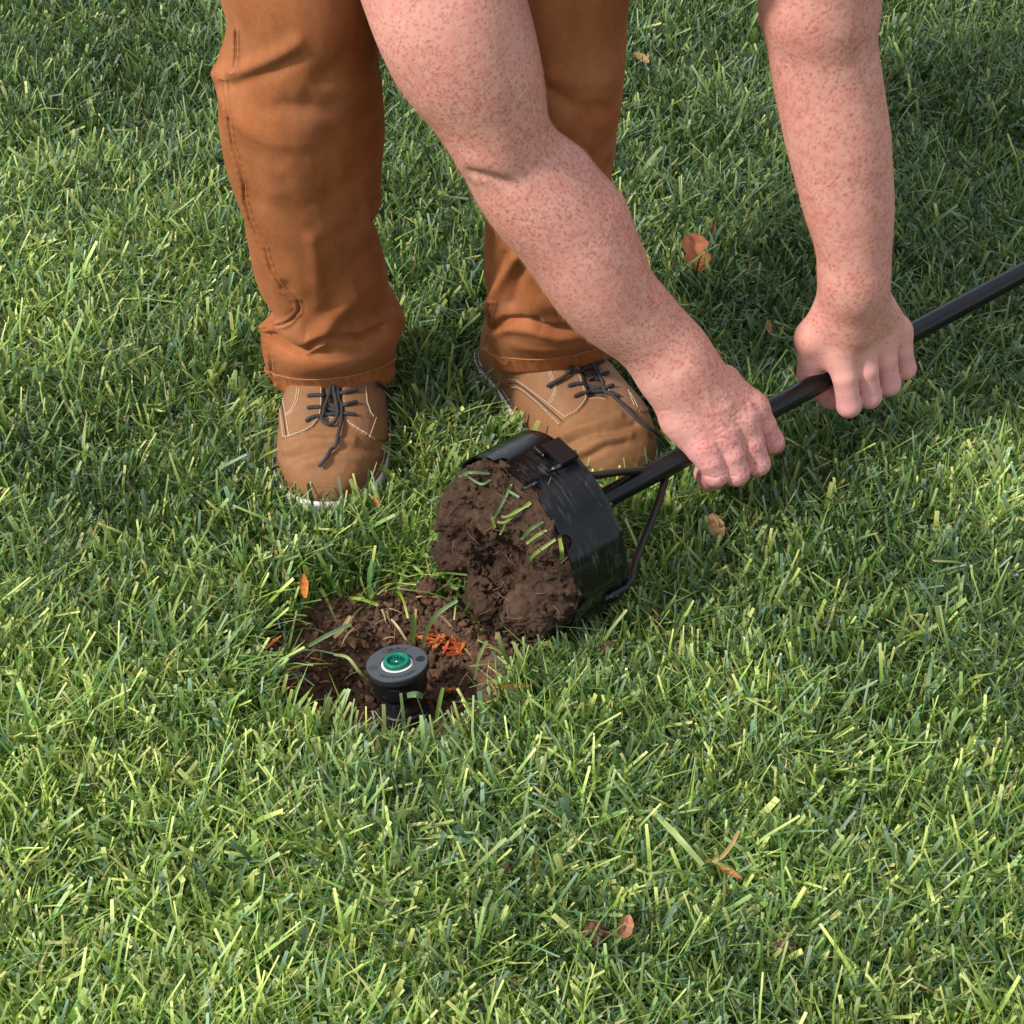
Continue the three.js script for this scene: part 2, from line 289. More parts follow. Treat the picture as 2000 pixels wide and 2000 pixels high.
// ---------------------------------------------------------------- sprinkler
{
  const S = group('sprinkler_head', 'black pop-up lawn sprinkler with green nozzle standing in the dug hole', 'sprinkler');
  const capAt = onPlane(775, 1294, 0.018), ax = V(-0.1, 1, -0.085).normalize();
  S.position.copy(capAt).addScaledVector(ax, -0.085);
  S.quaternion.setFromUnitVectors(V(0, 1, 0), ax);
  const H = 0.085, black = mat({ color: rgb(0.018, 0.019, 0.022), roughness: 0.5, bumpScale: 0.0003 });
  const dirt = tex(256, 256, (x, y) => { const d = smooth(fbm(x / 26, y / 26, 3.3, 4), 0.15, 0.75), s = fbm(x / 7, y / 7, 1.1, 2) > 0.75 ? 0.25 : 0; return [sr(lerp(0.014, 0.085, d) + s * 0.5), sr(lerp(0.015, 0.055, d) + s * 0.5), sr(lerp(0.018, 0.036, d) + s * 0.5)]; });
  const dirty = mat({ map: dirt, roughness: 0.5, color: rgb(0.6, 0.6, 0.6) });
  const lathe = (pts, n = 72) => new THREE.LatheGeometry(pts.map(([r, y]) => new THREE.Vector2(r, y)), n);
  mesh('body', lathe([[0.0001, -0.03], [0.0212, -0.03], [0.0212, H - 0.047], [0.0205, H - 0.0455], [0.0186, H - 0.045], [0.0186, H - 0.026]]), dirty, S);
  mesh('collar', lathe([[0.0186, H - 0.0262], [0.0228, H - 0.0255], [0.0234, H - 0.023], [0.0242, H - 0.0085], [0.0236, H - 0.0078]]), mat({ map: dirt, roughness: 0.42, color: rgb(0.5, 0.5, 0.52) }), S);
  const cap = mesh('cap', lathe([[0.0236, H - 0.008], [0.0262, H - 0.0072], [0.0271, H - 0.0058], [0.0271, H - 0.0016], [0.0268, H - 0.0006], [0.0262, H], [0.02605, H - 0.0004]]), black, S);
  // printed and embossed face of the cap
  const C = document.createElement('canvas'); C.width = C.height = 1024; const g = C.getContext('2d');
  g.fillStyle = '#4a5058'; g.fillRect(0, 0, 1024, 1024);
  const R = rng(9); for (let i = 0; i < 9000; i++) { const v = 60 + 45 * R(); g.fillStyle = `rgba(${v},${v + 6},${v + 14},0.35)`; g.fillRect(R() * 1024, R() * 1024, 2 + 3 * R(), 2 + 3 * R()); }
  for (let i = 0; i < 70; i++) { g.fillStyle = `rgba(96,66,46,${0.12 + 0.3 * R()})`; g.beginPath(); g.ellipse(R() * 1024, R() * 1024, 3 + 10 * R(), 2 + 6 * R(), R() * 3, 0, 7); g.fill(); }
  g.translate(512, 512); g.fillStyle = '#14171b'; g.strokeStyle = '#14171b'; g.textAlign = 'center'; g.textBaseline = 'middle';
  const arc = (text, r, a0, step, inward, font) => { g.font = font; [...text].forEach((ch, i) => { const a = a0 + (i - (text.length - 1) / 2) * step; g.save(); g.translate(r * Math.cos(a), r * Math.sin(a)); g.rotate(a + (inward ? -Math.PI / 2 : Math.PI / 2)); g.fillText(ch, 0, 0); g.restore(); }); };
  arc('PROFESSIONAL', 402, Math.PI / 2 - 0.12, -0.142, true, 'bold 88px sans-serif');
  arc('Orbit', 398, -Math.PI / 2 - 0.02, 0.17, false, 'bold italic 124px serif');
  g.lineWidth = 13; g.beginPath(); g.arc(0, 0, 318, -Math.PI / 2 - 0.52, -Math.PI / 2 + 0.42); g.stroke();
  g.beginPath(); g.ellipse(-182, -366, 66, 44, -0.45, 0, 7); g.stroke();
  g.beginPath(); g.arc(392, -60, 76, 0, 7); g.fillStyle = '#23272c'; g.fill(); g.lineWidth = 9; g.stroke();
  g.beginPath(); g.arc(-392, 92, 70, 0, 7); g.lineWidth = 10; g.stroke(); g.fillStyle = '#14171b'; g.font = 'bold 84px sans-serif'; g.fillText('PS', -392, 96);
  const face = new THREE.CanvasTexture(C); face.colorSpace = THREE.SRGBColorSpace; face.magFilter = THREE.LinearFilter;
  const ring = new THREE.RingGeometry(0.0142, 0.0261, 72, 3); ring.rotateX(-Math.PI / 2); ring.translate(0, H - 0.0002, 0);
  mesh('cap_face', ring, mat({ map: face, roughness: 0.42, bumpMap: face, bumpScale: 0.0004 }), cap);
  mesh('well', lathe([[0.0142, H - 0.0003], [0.0141, H - 0.006], [0.0001, H - 0.006]]), black, S);
  const white = mesh('retainer', lathe([[0.0138, H - 0.0055], [0.0138, H - 0.0013], [0.0132, H - 0.0008], [0.0098, H - 0.0008], [0.0098, H - 0.005]]), mat({ color: rgb(0.78, 0.78, 0.75), roughness: 0.5 }), S);
  const N0 = new THREE.Group(); N0.name = 'nozzle'; N0.position.set(0, H, -0.0006); S.add(N0);
  const green = mat({ color: rgb(0.006, 0.17, 0.115), roughness: 0.38 });
  mesh('rim', lathe([[0.0108, -0.004], [0.0112, -0.001], [0.0112, 0.0022], [0.0106, 0.003], [0.0085, 0.0031], [0.0076, 0.0026], [0.0073, -0.0034], [0.0079, -0.0036]]), green, N0);
  mesh('bowl', lathe([[0.0075, -0.0034], [0.0001, -0.0036]]), mat({ color: rgb(0.004, 0.03, 0.022), roughness: 0.7 }), N0);
  const grip = []; for (let i = 0; i < 44; i++) { const b = new THREE.BoxGeometry(0.0005, 0.0034, 0.0008); b.translate(0.0113, 0.0004, 0); b.rotateY((i / 44) * 6.2832); grip.push(b); }
  mesh('grip_ribs', mergeGeometries(grip), green, N0).userData.kind = 'stuff';
  for (let i = 0; i < 13; i++) { const b = new THREE.BoxGeometry(0.0066, 0.0026, 0.0006); b.translate(0.0042, -0.0002, 0); b.rotateY((i / 13) * 6.2832 + 0.2); mesh('spoke', b, green, N0); }
  const screw = new THREE.SphereGeometry(0.0013, 12, 8); screw.translate(0, 0.0004, 0); mesh('screw', screw, mat({ color: rgb(0.65, 0.65, 0.62), metalness: 1, roughness: 0.3 }), N0);
}

// ---------------------------------------------------------------- rust orange leaf pieces in the hole
{
  const leafMat = mat({ vertexColors: true, roughness: 0.62, transmission: 0.15, thickness: 0 }), R = rng(31);
  function shreds(label, px, py, w, h, n, h0, s0) {
    const pos = [], col = [], idx = [];
    for (let k = 0; k < n; k++) {
      const u = (R() - 0.5) * w, c = onPlane(px + u, py + u * (h / w) * 0.75 + (R() - 0.5) * h * 0.5, h0), s = s0 * (0.5 + R()), a = R() * 6.28, t1 = V(Math.cos(a), (R() - 0.3) * 0.9, Math.sin(a)).normalize(), t2 = V(-Math.sin(a), (R() - 0.2) * 1.1, Math.cos(a)).normalize(), b = pos.length / 3;
      const hue = R();
      for (let j = 0; j < 3; j++) for (let i = 0; i < 4; i++) { const p = c.clone().addScaledVector(t1, (i / 3 - 0.5) * s * (1.3 + 0.5 * R())).addScaledVector(t2, (j / 2 - 0.5) * s * 0.6 * (i % 3 ? 1 : 0.45)).add(V(0, 0.004 + 0.0025 * (R() - 0.5), 0)); pos.push(p.x, p.y, p.z); const d = 0.45 + 0.7 * R(); col.push(0.56 * d, lerp(0.085, 0.17, hue) * d, 0.022 * d); }
      for (let j = 0; j < 2; j++) for (let i = 0; i < 3; i++) { const q = b + j * 4 + i; idx.push(q, q + 1, q + 5, q, q + 5, q + 4); }
    }
    top(mesh('crushed_leaf', geom(pos, idx, { color: col }), leafMat), 'crushed_leaf', label, 'leaf');
  }
  shreds('rusty orange crushed leaf on the back wall of the hole behind the sprinkler', 864, 1257, 86, 56, 34, -0.012, 0.0075);
  shreds('small orange leaf scrap on the soil to the right of the sprinkler', 884, 1353, 26, 8, 6, -0.02, 0.004);
}

// ---------------------------------------------------------------- turf cutter: toothed steel band, shaft and two braces
const T = group('turf_cutter', 'black steel ring tool with a long pipe handle lifting a plug of soil', 'tool');
T.position.copy(RING_C);
const rel = (p) => p.clone().sub(RING_C);
let shaftT;
{
  // worn black paint: chalky scuffs where soil has rubbed, on the band only
  const scuff = tex(1024, 256, (x, y) => {
    const streak = fbm(x / 95 + y / 210, y / 11, 2.2, 4), haze = fbm(x / 60, y / 45, 3.9, 3), zone = smooth(fbm(x / 150, y / 120, 5.1, 2), -0.4, 0.5);
    const s = zone * clamp(smooth(streak, 0.05, 0.9) * 0.9 + 0.25 * smooth(haze, 0.0, 0.8), 0, 1), sp = fbm(x / 4, y / 4, 4.4, 1) > 0.74 ? 0.03 * zone : 0, d = smooth(fbm(x / 40, y / 40, 9.7, 3), 0.55, 1.0) * 0.04;
    const v = 0.0035 + 0.065 * s + sp; return [sr(v * 0.88 + d * 0.9), sr(v + d * 0.6), sr(v * 1.16 + d * 0.35)];
  });
  const rough = tex(512, 128, (x, y) => { const v = 255 * clamp(0.19 + 0.08 * fbm(x / 22, y / 16, 1.7, 3), 0.14, 0.6); return [v, v, v]; }, false);
  const band = mat({ map: scuff, roughnessMap: rough, roughness: 1, specularIntensity: 0.7 });
  const paint = mat({ color: rgb(0.006, 0.0065, 0.0075), roughness: 0.24, specularIntensity: 0.7 }), weld = mat({ color: rgb(0.05, 0.055, 0.065), roughness: 0.32, metalness: 0.5 });
  const notch = [[972, 908], [1032, 967], [1098, 1062], [1122, 1180]].map(([x, y]) => ringAt(x, y)[0]);
  const stepA = Math.abs(notch[1] - notch[2]); for (let i = 1; i < 9; i++) { const lo = Math.min(...notch), hi = Math.max(...notch); if (hi - lo < 5.4) notch.push(i % 2 ? lo - stepA : hi + stepA); }
  const lap = ringAt(1060, 934)[0], dirn = Math.sign(ringAt(1098, 1062)[0] - lap);
  const NA = 540, M = 10, pos = [], uv = [], idx = [];
  const edge = (a) => { let u = 0.0012 * N(Math.cos(a) * 9, Math.sin(a) * 9, 1); for (const q of notch) { const d = Math.abs(Math.atan2(Math.sin(a - q), Math.cos(a - q))) * RING_R; if (d < 0.0068) u = Math.max(u, Math.sqrt(0.0068 * 0.0068 - d * d) * 1.15); } return u; };
  for (let i = 0; i <= NA; i++) {
    const a = lap + (i / NA) * Math.PI * 2 * dirn, R = RING_R - 0.0022 * smooth(i / NA, 0.86, 1.0) + 0.0009 * N(Math.cos(a) * 3, Math.sin(a) * 3, 6), u0 = edge(a);
    for (const [r, flip] of [[R, 0], [R - 0.0024, 1]]) for (let j = 0; j <= M; j++) { const u = lerp(u0, RING_W, flip ? 1 - j / M : j / M), p = rel(ringPt(a, u, r)); pos.push(p.x, p.y, p.z); uv.push((i / NA) * 2 * Math.PI * RING_R / 0.22, u / 0.055); }
    const last = rel(ringPt(a, u0, R)); pos.push(last.x, last.y, last.z); uv.push((i / NA) * 2 * Math.PI * RING_R / 0.22, 0);
  }
  const row = 2 * (M + 1) + 1;
  for (let i = 0; i < NA; i++) for (let j = 0; j + 1 < row; j++) { const a = i * row + j, b = a + row; idx.push(a, b, a + 1, a + 1, b, b + 1); }
  const cutter = mesh('cutting_band', geom(pos, idx, { uv }).toNonIndexed(), band, T);
  cutter.geometry.computeVertexNormals(); cutter.geometry = mergeVertices(geom(pos, idx, { uv })); cutter.geometry.computeVertexNormals();
  // welded channel on the band, with its weld beads
  const [ba, bu] = ringAt(1090, 889), ra = V(0, 0, 0).addScaledVector(E1, Math.cos(ba)).addScaledVector(E2, Math.sin(ba)), ta = AXIS.clone().cross(ra).normalize();
  const plate = (w, h, d) => { const s = new THREE.Shape(); s.moveTo(-w / 2, -h / 2); s.lineTo(w / 2, -h / 2); s.lineTo(w / 2, h / 2); s.lineTo(-w / 2, h / 2); s.closePath(); return new THREE.ExtrudeGeometry(s, { depth: d, bevelEnabled: true, bevelSize: 0.0005, bevelThickness: 0.0005, bevelSegments: 2 }); };
  const basis = new THREE.Matrix4().makeBasis(AXIS, ra.clone().cross(AXIS).normalize(), ra), at = rel(ringPt(ba, 0.044, RING_R));
  const pg = plate(0.017, 0.026, 0.0035); pg.applyMatrix4(basis.clone().setPosition(at.clone().addScaledVector(ra, 0.0006)));
  const br = mesh('bracket', pg, paint, T);
  const bead = (c, n, dirv, sc, seed) => { const R = rng(seed), gs = []; for (let i = 0; i < n; i++) { const s = crumbGeo(seed + i); s.scale(sc * (0.7 + 0.6 * R()), sc * (0.7 + 0.5 * R()), sc * (0.7 + 0.6 * R())); const p = c.clone().addScaledVector(dirv, (i / (n - 1) - 0.5) * 0.011).addScaledVector(ra, 0.0003); s.translate(p.x, p.y, p.z); gs.push(s); } return mergeGeometries(gs); };
  const [wa, wu] = ringAt(1090, 913), [xa, xu] = ringAt(1052, 884), [ya, yu] = ringAt(1036, 950);
  mesh('weld_bead', bead(rel(ringPt(wa, wu, RING_R + 0.0012)), 7, AXIS, 0.0019, 11), weld, T);
  mesh('weld_bead', bead(rel(ringPt(xa, xu, RING_R + 0.0008)), 5, ta, 0.0014, 23), weld, T);
  mesh('weld_bead', bead(rel(ringPt(ya, yu, RING_R + 0.0006)), 6, AXIS, 0.0015, 37), weld, T);
  // shaft, along the axis of the band
  const c0 = RING_C.clone().addScaledVector(AXIS, 0.035), onShaft = (px) => { let lo = 0, hi = 0.7; for (let i = 0; i < 40; i++) { const m = (lo + hi) / 2; toPx(RING_C.clone().addScaledVector(AXIS, m))[0] < px ? (lo = m) : (hi = m); } return lo; };
  shaftT = (px) => RING_C.clone().addScaledVector(AXIS, onShaft(px));
  const L = 0.86, cyl = new THREE.CylinderGeometry(0.0096, 0.0096, L, 32, 1); cyl.translate(0, L / 2, 0); cyl.applyQuaternion(new THREE.Quaternion().setFromUnitVectors(V(0, 1, 0), AXIS));
  const o = rel(c0); cyl.translate(o.x, o.y, o.z); mesh('handle', cyl, paint, T);
  // braces from the shaft to the band
  const s1 = shaftT(1302), [qa, qu] = ringAt(1190, 1160), side = V(0, -1, 0).addScaledVector(AXIS, AXIS.y).normalize();
  const rp = (x, y, d) => pix(x, y, d);
  const e1 = ringPt(qa, RING_W - 0.018, RING_R + 0.0022), e2 = ringPt(qa, RING_W - 0.001, RING_R + 0.0022), dB = toPx(e2)[2], sB = s1.clone().addScaledVector(side, 0.0105).addScaledVector(FWD, -0.004), dA = toPx(sB)[2];
  const b2 = cappedTube([sB.clone().addScaledVector(AXIS, 0.028).addScaledVector(side, -0.001), sB.clone().addScaledVector(AXIS, 0.004), sB, rp(1288, 975, lerp(dA, dB, 0.2)), rp(1250, 1072, lerp(dA, dB, 0.6)), rp(1237, 1112, lerp(dA, dB, 0.85)), rp(1231, 1136, dB + 0.001), rp(1222, 1146, dB), e2, e1].map(rel), 0.0034, 60, 10);
  mesh('brace', b2, paint, T);
  mesh('weld_bead', bead(rel(e1.clone()), 6, AXIS, 0.0026, 51), weld, T);
  mesh('weld_bead', bead(rel(sB.clone().addScaledVector(side, -0.002).addScaledVector(FWD, -0.003)), 4, AXIS, 0.0017, 57), weld, T);
  const s3 = shaftT(1290), f1 = ringPt(ba + 0.02, RING_W - 0.004, RING_R - 0.008);
  mesh('brace', cappedTube([s3.clone().addScaledVector(FWD, 0.006), pix(1210, 922, lerp(toPx(s3)[2], toPx(f1)[2], 0.4) + 0.004), pix(1138, 925, lerp(toPx(s3)[2], toPx(f1)[2], 0.85) + 0.002), f1].map(rel), 0.0034, 40, 10), paint, T);
}

// ---------------------------------------------------------------- the plug of soil in the band
{
  const P = group('soil_plug', 'clod of crumbly brown soil held in the toothed edge of the ring', 'soil clod');
  P.position.copy(RING_C);
  const loc = (x, y, z) => { const p = V(x, y, z); return [p.dot(NRM), p.dot(E1), p.dot(E2)]; };
  const front = (px, py, a) => { // point seen at (px, py) on the plane a metres in front of the toothed edge -> local coordinates
    const r = dirOf(px, py), c = RING_C.clone().addScaledVector(NRM, a), t = c.clone().sub(EYE).dot(NRM) / r.dot(NRM), p = EYE.clone().addScaledVector(r, t).sub(RING_C); return [p.dot(NRM), p.dot(E1), p.dot(E2)]; };
  const L1 = front(1048, 1190, 0.012), CV = front(1014, 1102, 0.006), C3 = front(958, 1122, 0.014), L2 = front(909, 1000, 0.008), L3 = front(913, 1062, 0.006), L4 = front(965, 1165, 0.010), L5 = front(1000, 1225, 0.008), C2 = front(1020, 1010, 0.02);
  const ball = (a, b, c, q, r) => Math.hypot(a - q[0], b - q[1], c - q[2]) - r;
  const f = (x, y, z) => {
    const a = x * NRM.x + y * NRM.y + z * NRM.z, b = x * E1.x + y * E1.y + z * E1.z, c = x * E2.x + y * E2.y + z * E2.z, r = Math.hypot(b, c);
    const face = 0.010 + 0.006 * N(b * 22, c * 22, 3.3) - 0.016 * smooth(c, 0.035, 0.075);
    let d = Math.max(r - (RING_R - 0.0045 - 0.012 * smooth(a, 0.0, 0.03)), a - face, -0.047 - a);
    d = smin(d, ball(a, b, c, L2, 0.024), 0.014); d = smin(d, ball(a, b, c, L3, 0.026), 0.02); d = smin(d, ball(a, b, c, L5, 0.02), 0.012); d = smin(d, ball(a, b, c, L4, 0.025), 0.012); d = smin(d, ball(a, b, c, L1, 0.0235), 0.007);
    d = -smin(-d, ball(a, b, c, CV, 0.0205), 0.006); d = -smin(-d, ball(a, b, c, C3, 0.011), 0.008); d = -smin(-d, ball(a, b, c, C2, 0.013), 0.01);
    if (Math.abs(d) > 0.02 || (a < -0.003 && r > 0.07)) return d;
    const w = worley(x * 95, y * 95, z * 95)[0], w2 = worley(x * 230 + 9, y * 230, z * 230)[0];
    const w3 = worley(x * 420 + 3, y * 420, z * 420)[0]; d -= 0.0085 * fbm(x * 40, y * 40, z * 40, 3) + 0.0056 * (0.5 - w) + 0.0030 * (0.5 - w2) + 0.0021 * (0.5 - w3) + 0.0016 * N(x * 330, y * 330, z * 330);
    return d;
  };
  const lo = V(-0.14, -0.115, -0.12), hi = V(0.13, 0.115, 0.15), m = fieldMesh(f, lo, hi, 0.001, 2.2), col = [];
  for (let i = 0; i < m.pos.length; i += 3) {
    const x = m.pos[i], y = m.pos[i + 1], z = m.pos[i + 2], q = 0.5 + 0.5 * fbm(x * 35, y * 35, z * 35, 3), k = 0.75 + 0.5 * worley(x * 150, y * 150, z * 150)[1];
    const dry = 0.3 * smooth(ball(...loc(x, y, z), L1, 0.02) + 0.012 * fbm(x * 60, y * 60, z * 60, 2), 0.016, 0.0);
    col.push((0.033 + 0.032 * q + 0.03 * dry) * k, (0.0195 + 0.019 * q + 0.019 * dry) * k, (0.013 + 0.0125 * q + 0.012 * dry) * k);
  }
  mesh('soil', geom(m.pos, m.idx, { color: col }), soilMat, P);
  // thin roots in the broken face
  const R = rng(14), roots = [], soil = P.children[0];
  for (let i = 0; i < 60; i++) {
    const h = cast(soil, lerp(870, 1105, R()), lerp(935, 1265, R())); if (!h) continue;
    let p = h.p.clone().sub(RING_C), d = V(R() - 0.5, R() - 0.5, R() - 0.5).normalize(); const pts = []; for (let k = 0; k < 5; k++) { pts.push(p.clone().addScaledVector(h.n, 0.0009 * Math.sin(k * 0.8))); d.add(V(R() - 0.5, R() - 0.6, R() - 0.5).multiplyScalar(0.7)).normalize(); d.addScaledVector(h.n, -d.dot(h.n) * 0.8); p = p.clone().addScaledVector(d, 0.004); }
    roots.push(tube(pts, 0.00022 + 0.0002 * R(), 10, 4));
  }
  const rm = mesh('roots', mergeGeometries(roots), mat({ color: rgb(0.17, 0.10, 0.055), roughness: 0.8 }), P); rm.userData.kind = 'stuff';
  // blades of grass caught between soil and band
  const gcol = mat({ vertexColors: true, roughness: 0.45, transmission: 0.3, thickness: 0 });
  const strand = (pts, w, tone) => { const c = new THREE.CatmullRomCurve3(pts), n = 10, pos = [], col = [], idx = []; const ww = V(0, 0, 0); for (let i = 0; i <= n; i++) { const t = i / n, p = c.getPoint(t), d = c.getTangent(t); ww.crossVectors(d, FWD).normalize(); const h = w * (0.75 + 0.25 * Math.sin(t * 3)) / 2; for (const s of [-1, 0, 1]) { const e = p.clone().addScaledVector(ww, s * h).addScaledVector(FWD, s ? 0 : 0.0005); pos.push(e.x, e.y, e.z); const k = (s ? 1 : 0.8) * (i === n ? 1.7 : 1); col.push(tone[0] * k, tone[1] * k, tone[2] * k * (i === n ? 2 : 1)); } if (i) { const b = (i - 1) * 3; for (const q of [0, 1]) idx.push(b + q, b + q + 1, b + q + 4, b + q, b + q + 4, b + q + 3); } } return geom(pos, idx, { color: col }); };
  const LG = [0.26, 0.36, 0.075], DG = [0.12, 0.22, 0.07];
  const list = [ [[1040, 981], [1000, 998], [970, 1008], 0.0026, LG], [[1042, 985], [1005, 1005], [975, 1017], 0.0028, LG], [[1038, 990], [1010, 1010], [985, 1030], 0.0024, LG], [[972, 1010], [966, 1018], [980, 1031], 0.0032, LG], [[1000, 947], [985, 975], [972, 1000], 0.003, DG], [[1006, 950], [1010, 970], [1014, 985], 0.003, DG],
    [[1066, 1022], [1050, 1036], [1030, 1053], 0.0032, DG], [[1070, 1033], [1058, 1050], [1040, 1066], 0.0034, LG], [[1083, 1052], [1066, 1083], [1045, 1116], 0.0036, LG], [[1088, 1054], [1087, 1068], [1085, 1082], 0.0042, LG], [[958, 925], [930, 927], [905, 925], 0.003, DG], [[965, 935], [940, 940], [915, 938], 0.0026, DG] ];
  for (const [p0, p1, p2, w, tone] of list) {
    const q = [p0, p1, p2].map(([x, y], i) => { const h = cast(soil, x, y) ?? cast(T.children[0], x, y); return h ? h.p.addScaledVector(h.n, [0.003, 0.010, 0.0075][i]).sub(RING_C) : null; }).filter(Boolean);
    if (q.length === 3) mesh('grass_blade', strand(q, w * 0.8, tone), gcol, P);
  }
  // turf side of the plug, seen as a fringe behind the band
  const fr = []; for (let i = 0; i < 85; i++) { const a = R() * 6.283, r = RING_R * Math.sqrt(R()) * 0.93, b = ringPt(a, 0.045, r).sub(RING_C), d = AXIS.clone().add(V(R() - 0.5, R() - 0.35, R() - 0.5).multiplyScalar(2.4)).normalize(), l = 0.010 + 0.018 * R(), t = R(); fr.push(strand([b, b.clone().addScaledVector(d, l * 0.5), b.clone().addScaledVector(d, l).add(V(0, -0.004, 0))], 0.0016 + 0.0014 * R(), t < 0.6 ? [0.07, 0.14, 0.035] : t < 0.8 ? DG : [0.4, 0.22, 0.06])); }
  const fm = mesh('turf', mergeGeometries(fr), gcol, P); fm.userData.kind = 'stuff';
}

// ---------------------------------------------------------------- the person: body, trousers, shoes, shirt
const PERSON = group('person', 'person in rust brown trousers and tan shoes bending to grip the tool with both hands', 'person');
{
  const P = (x, y, d) => pix(x, y, d), chain = (pts) => pts.slice(1).map((q, i) => cone(P(pts[i][0], pts[i][1], pts[i][2]), P(q[0], q[1], q[2]), pts[i][3], q[3])),
    limb = (pts, n) => { // the same along a smooth curve: no kinks where the radius changes
      const c = new THREE.CatmullRomCurve3(pts.map((q) => P(q[0], q[1], q[2])), false, 'centripetal'), r = new THREE.CatmullRomCurve3(pts.map((q, i) => V(i * 0.1, q[3], 0)), false, 'centripetal'), m = n * (pts.length - 1), f = [];
      for (let i = 0; i < m; i++) f.push(cone(c.getPoint(i / m), c.getPoint((i + 1) / m), r.getPoint(i / m).y, r.getPoint((i + 1) / m).y));
      return f;
    };
  const fold = (list, k) => (x, y, z) => { let d = 9; for (const f of list) d = d > 8 ? f(x, y, z) : smin(d, f(x, y, z), k); return d; };
  const line3 = (pts) => { const s = pts.slice(1).map((q, i) => cone(P(...pts[i]), P(...q), 0, 0)); return (x, y, z) => { let d = 9; for (const f of s) d = Math.min(d, f(x, y, z)); return d; }; };
  const bump = (d, w) => Math.exp(-(d * d) / (w * w));
  const box = (pts, m) => { const b = new THREE.Box3(); for (const p of pts) b.expandByPoint(P(p[0], p[1], p[2])); b.expandByScalar(m); return b; };
  const out = (b, x, y, z) => Math.max(b.min.x - x, x - b.max.x, b.min.y - y, y - b.max.y, b.min.z - z, z - b.max.z);

  // right arm, at the left of the picture
  const upperPts = [[770, -330, 1.83, 0.064], [868, 0, 1.865, 0.0605], [908, 104, 1.888, 0.0565], [944, 180, 1.905, 0.047], [972, 262, 1.925, 0.0395]];
  const forePts = [[985, 290, 1.94, 0.0385], [1046, 371, 1.965, 0.0445], [1115, 455, 1.99, 0.0445], [1154, 521, 2.008, 0.0425], [1192, 580, 2.028, 0.0392], [1257, 640, 2.049, 0.0340], [1294, 676, 2.062, 0.0302], [1320, 714, 2.071, 0.0272]];
  const upperR = fold(limb(upperPts, 5), 0.006), foreR = fold(limb(forePts, 4), 0.006), brachio = fold(chain([[1040, 290, 1.962, 0.011], [1085, 342, 1.970, 0.024], [1148, 424, 1.992, 0.028], [1200, 500, 2.02, 0.022]]), 0.02);
  // the point of a field's surface that is seen at a measured place of the photograph
  const snap = (f, x, y) => { const r = dirOf(x, y); let t = 1.6; for (let i = 0; i < 90; i++) { const p = EYE.clone().addScaledVector(r, t), q = f(p.x, p.y, p.z); if (q < 0.0002) break; t += q * 0.8; if (t > 3) return null; } return EYE.clone().addScaledVector(r, t); };
  const onSkin = (f, pts) => { const p = pts.map(([x, y]) => snap(f, x, y)).filter(Boolean), s = p.slice(1).map((q, i) => cone(p[i], q, 0, 0)); return (x, y, z) => { let m = 9; for (const g of s) m = Math.min(m, g(x, y, z)); return m; }; };
  const armBase = (x, y, z) => smin(smin(upperR(x, y, z), foreR(x, y, z), 0.012), brachio(x, y, z), 0.014);
  const creaseR = onSkin(armBase, [[898, 338], [925, 339], [950, 343], [985, 355], [1015, 369], [1040, 384], [1075, 404], [1110, 428]]), roll = onSkin(armBase, [[930, 318], [965, 328], [1000, 342], [1035, 362]]), styloid = P(1312, 706, 2.045);
  // right hand round the shaft: each finger is its own chain
  const fingersR = [
    [[1375, 871, 2.081, 0.0122], [1388, 901, 2.084, 0.0116], [1398, 927, 2.090, 0.0110], [1384, 939, 2.117, 0.0092], [1372, 926, 2.131, 0.0082]],
    [[1414, 846, 2.083, 0.0128], [1428, 887, 2.0885, 0.0118], [1438, 924, 2.097, 0.0115], [1440, 924, 2.131, 0.0096], [1430, 892, 2.141, 0.0086]],
    [[1449, 820, 2.089, 0.0130], [1466, 864, 2.097, 0.0119], [1479, 905, 2.108, 0.0115], [1478, 905, 2.142, 0.0096], [1468, 870, 2.151, 0.0086]],
    [[1471, 796, 2.101, 0.0124], [1491, 831, 2.1095, 0.0114], [1507, 861, 2.121, 0.0110], [1512, 866, 2.154, 0.0094], [1500, 835, 2.162, 0.0084]] ];
  const thumbR = [[1352, 712, 2.090, 0.0155], [1414, 748, 2.122, 0.0145], [1464, 798, 2.160, 0.0115], [1452, 842, 2.166, 0.0102]];
  const carp = [[1306, 738, 2.068], [1318, 720, 2.066], [1330, 708, 2.066], [1340, 698, 2.071]];
  const palmParts = fingersR.map((f, i) => cone(P(...carp[i]), P(f[0][0], f[0][1], f[0][2] + 0.003), 0.0165, 0.0135));
  palmParts.push(cone(P(1308, 704, 2.066), P(1376, 800, 2.082), 0.0245, 0.0165), cone(P(1318, 704, 2.068), P(1396, 786, 2.086), 0.0215, 0.0165), cone(P(1330, 720, 2.066), P(1400, 812, 2.083), 0.0215, 0.0160), cone(P(1305, 752, 2.070), P(1331, 818, 2.083), 0.0170, 0.0165), cone(P(1331, 818, 2.083), P(1362, 866, 2.090), 0.0165, 0.0135), cone(P(1342, 722, 2.082), P(1444, 790, 2.110), 0.016, 0.0135), cone(P(1330, 760, 2.085), P(1420, 820, 2.098), 0.020, 0.016));
  const palmR = fold(palmParts, 0.013), fingR = fingersR.map((f) => fold(chain(f), 0.003)), thR = fold(chain(thumbR), 0.008);
  const hbR = box([...fingersR.flat(), ...thumbR, ...carp, [1290, 760, 2.06]], 0.03);
  const handBase = (x, y, z) => { let h = palmR(x, y, z), g = 9; for (const f of fingR) { const q = f(x, y, z); g = g > 8 ? q : smin(g, q, 0.0022); } return smin(smin(smin(h, g, 0.009), thR(x, y, z), 0.012), foreR(x, y, z), 0.024); };
  const veins = [[[1326, 745], [1358, 786], [1388, 806], [1425, 798]], [[1362, 724], [1384, 768], [1388, 806]], [[1344, 700], [1362, 730], [1396, 750], [1428, 784]]].map((v) => onSkin(handBase, v));
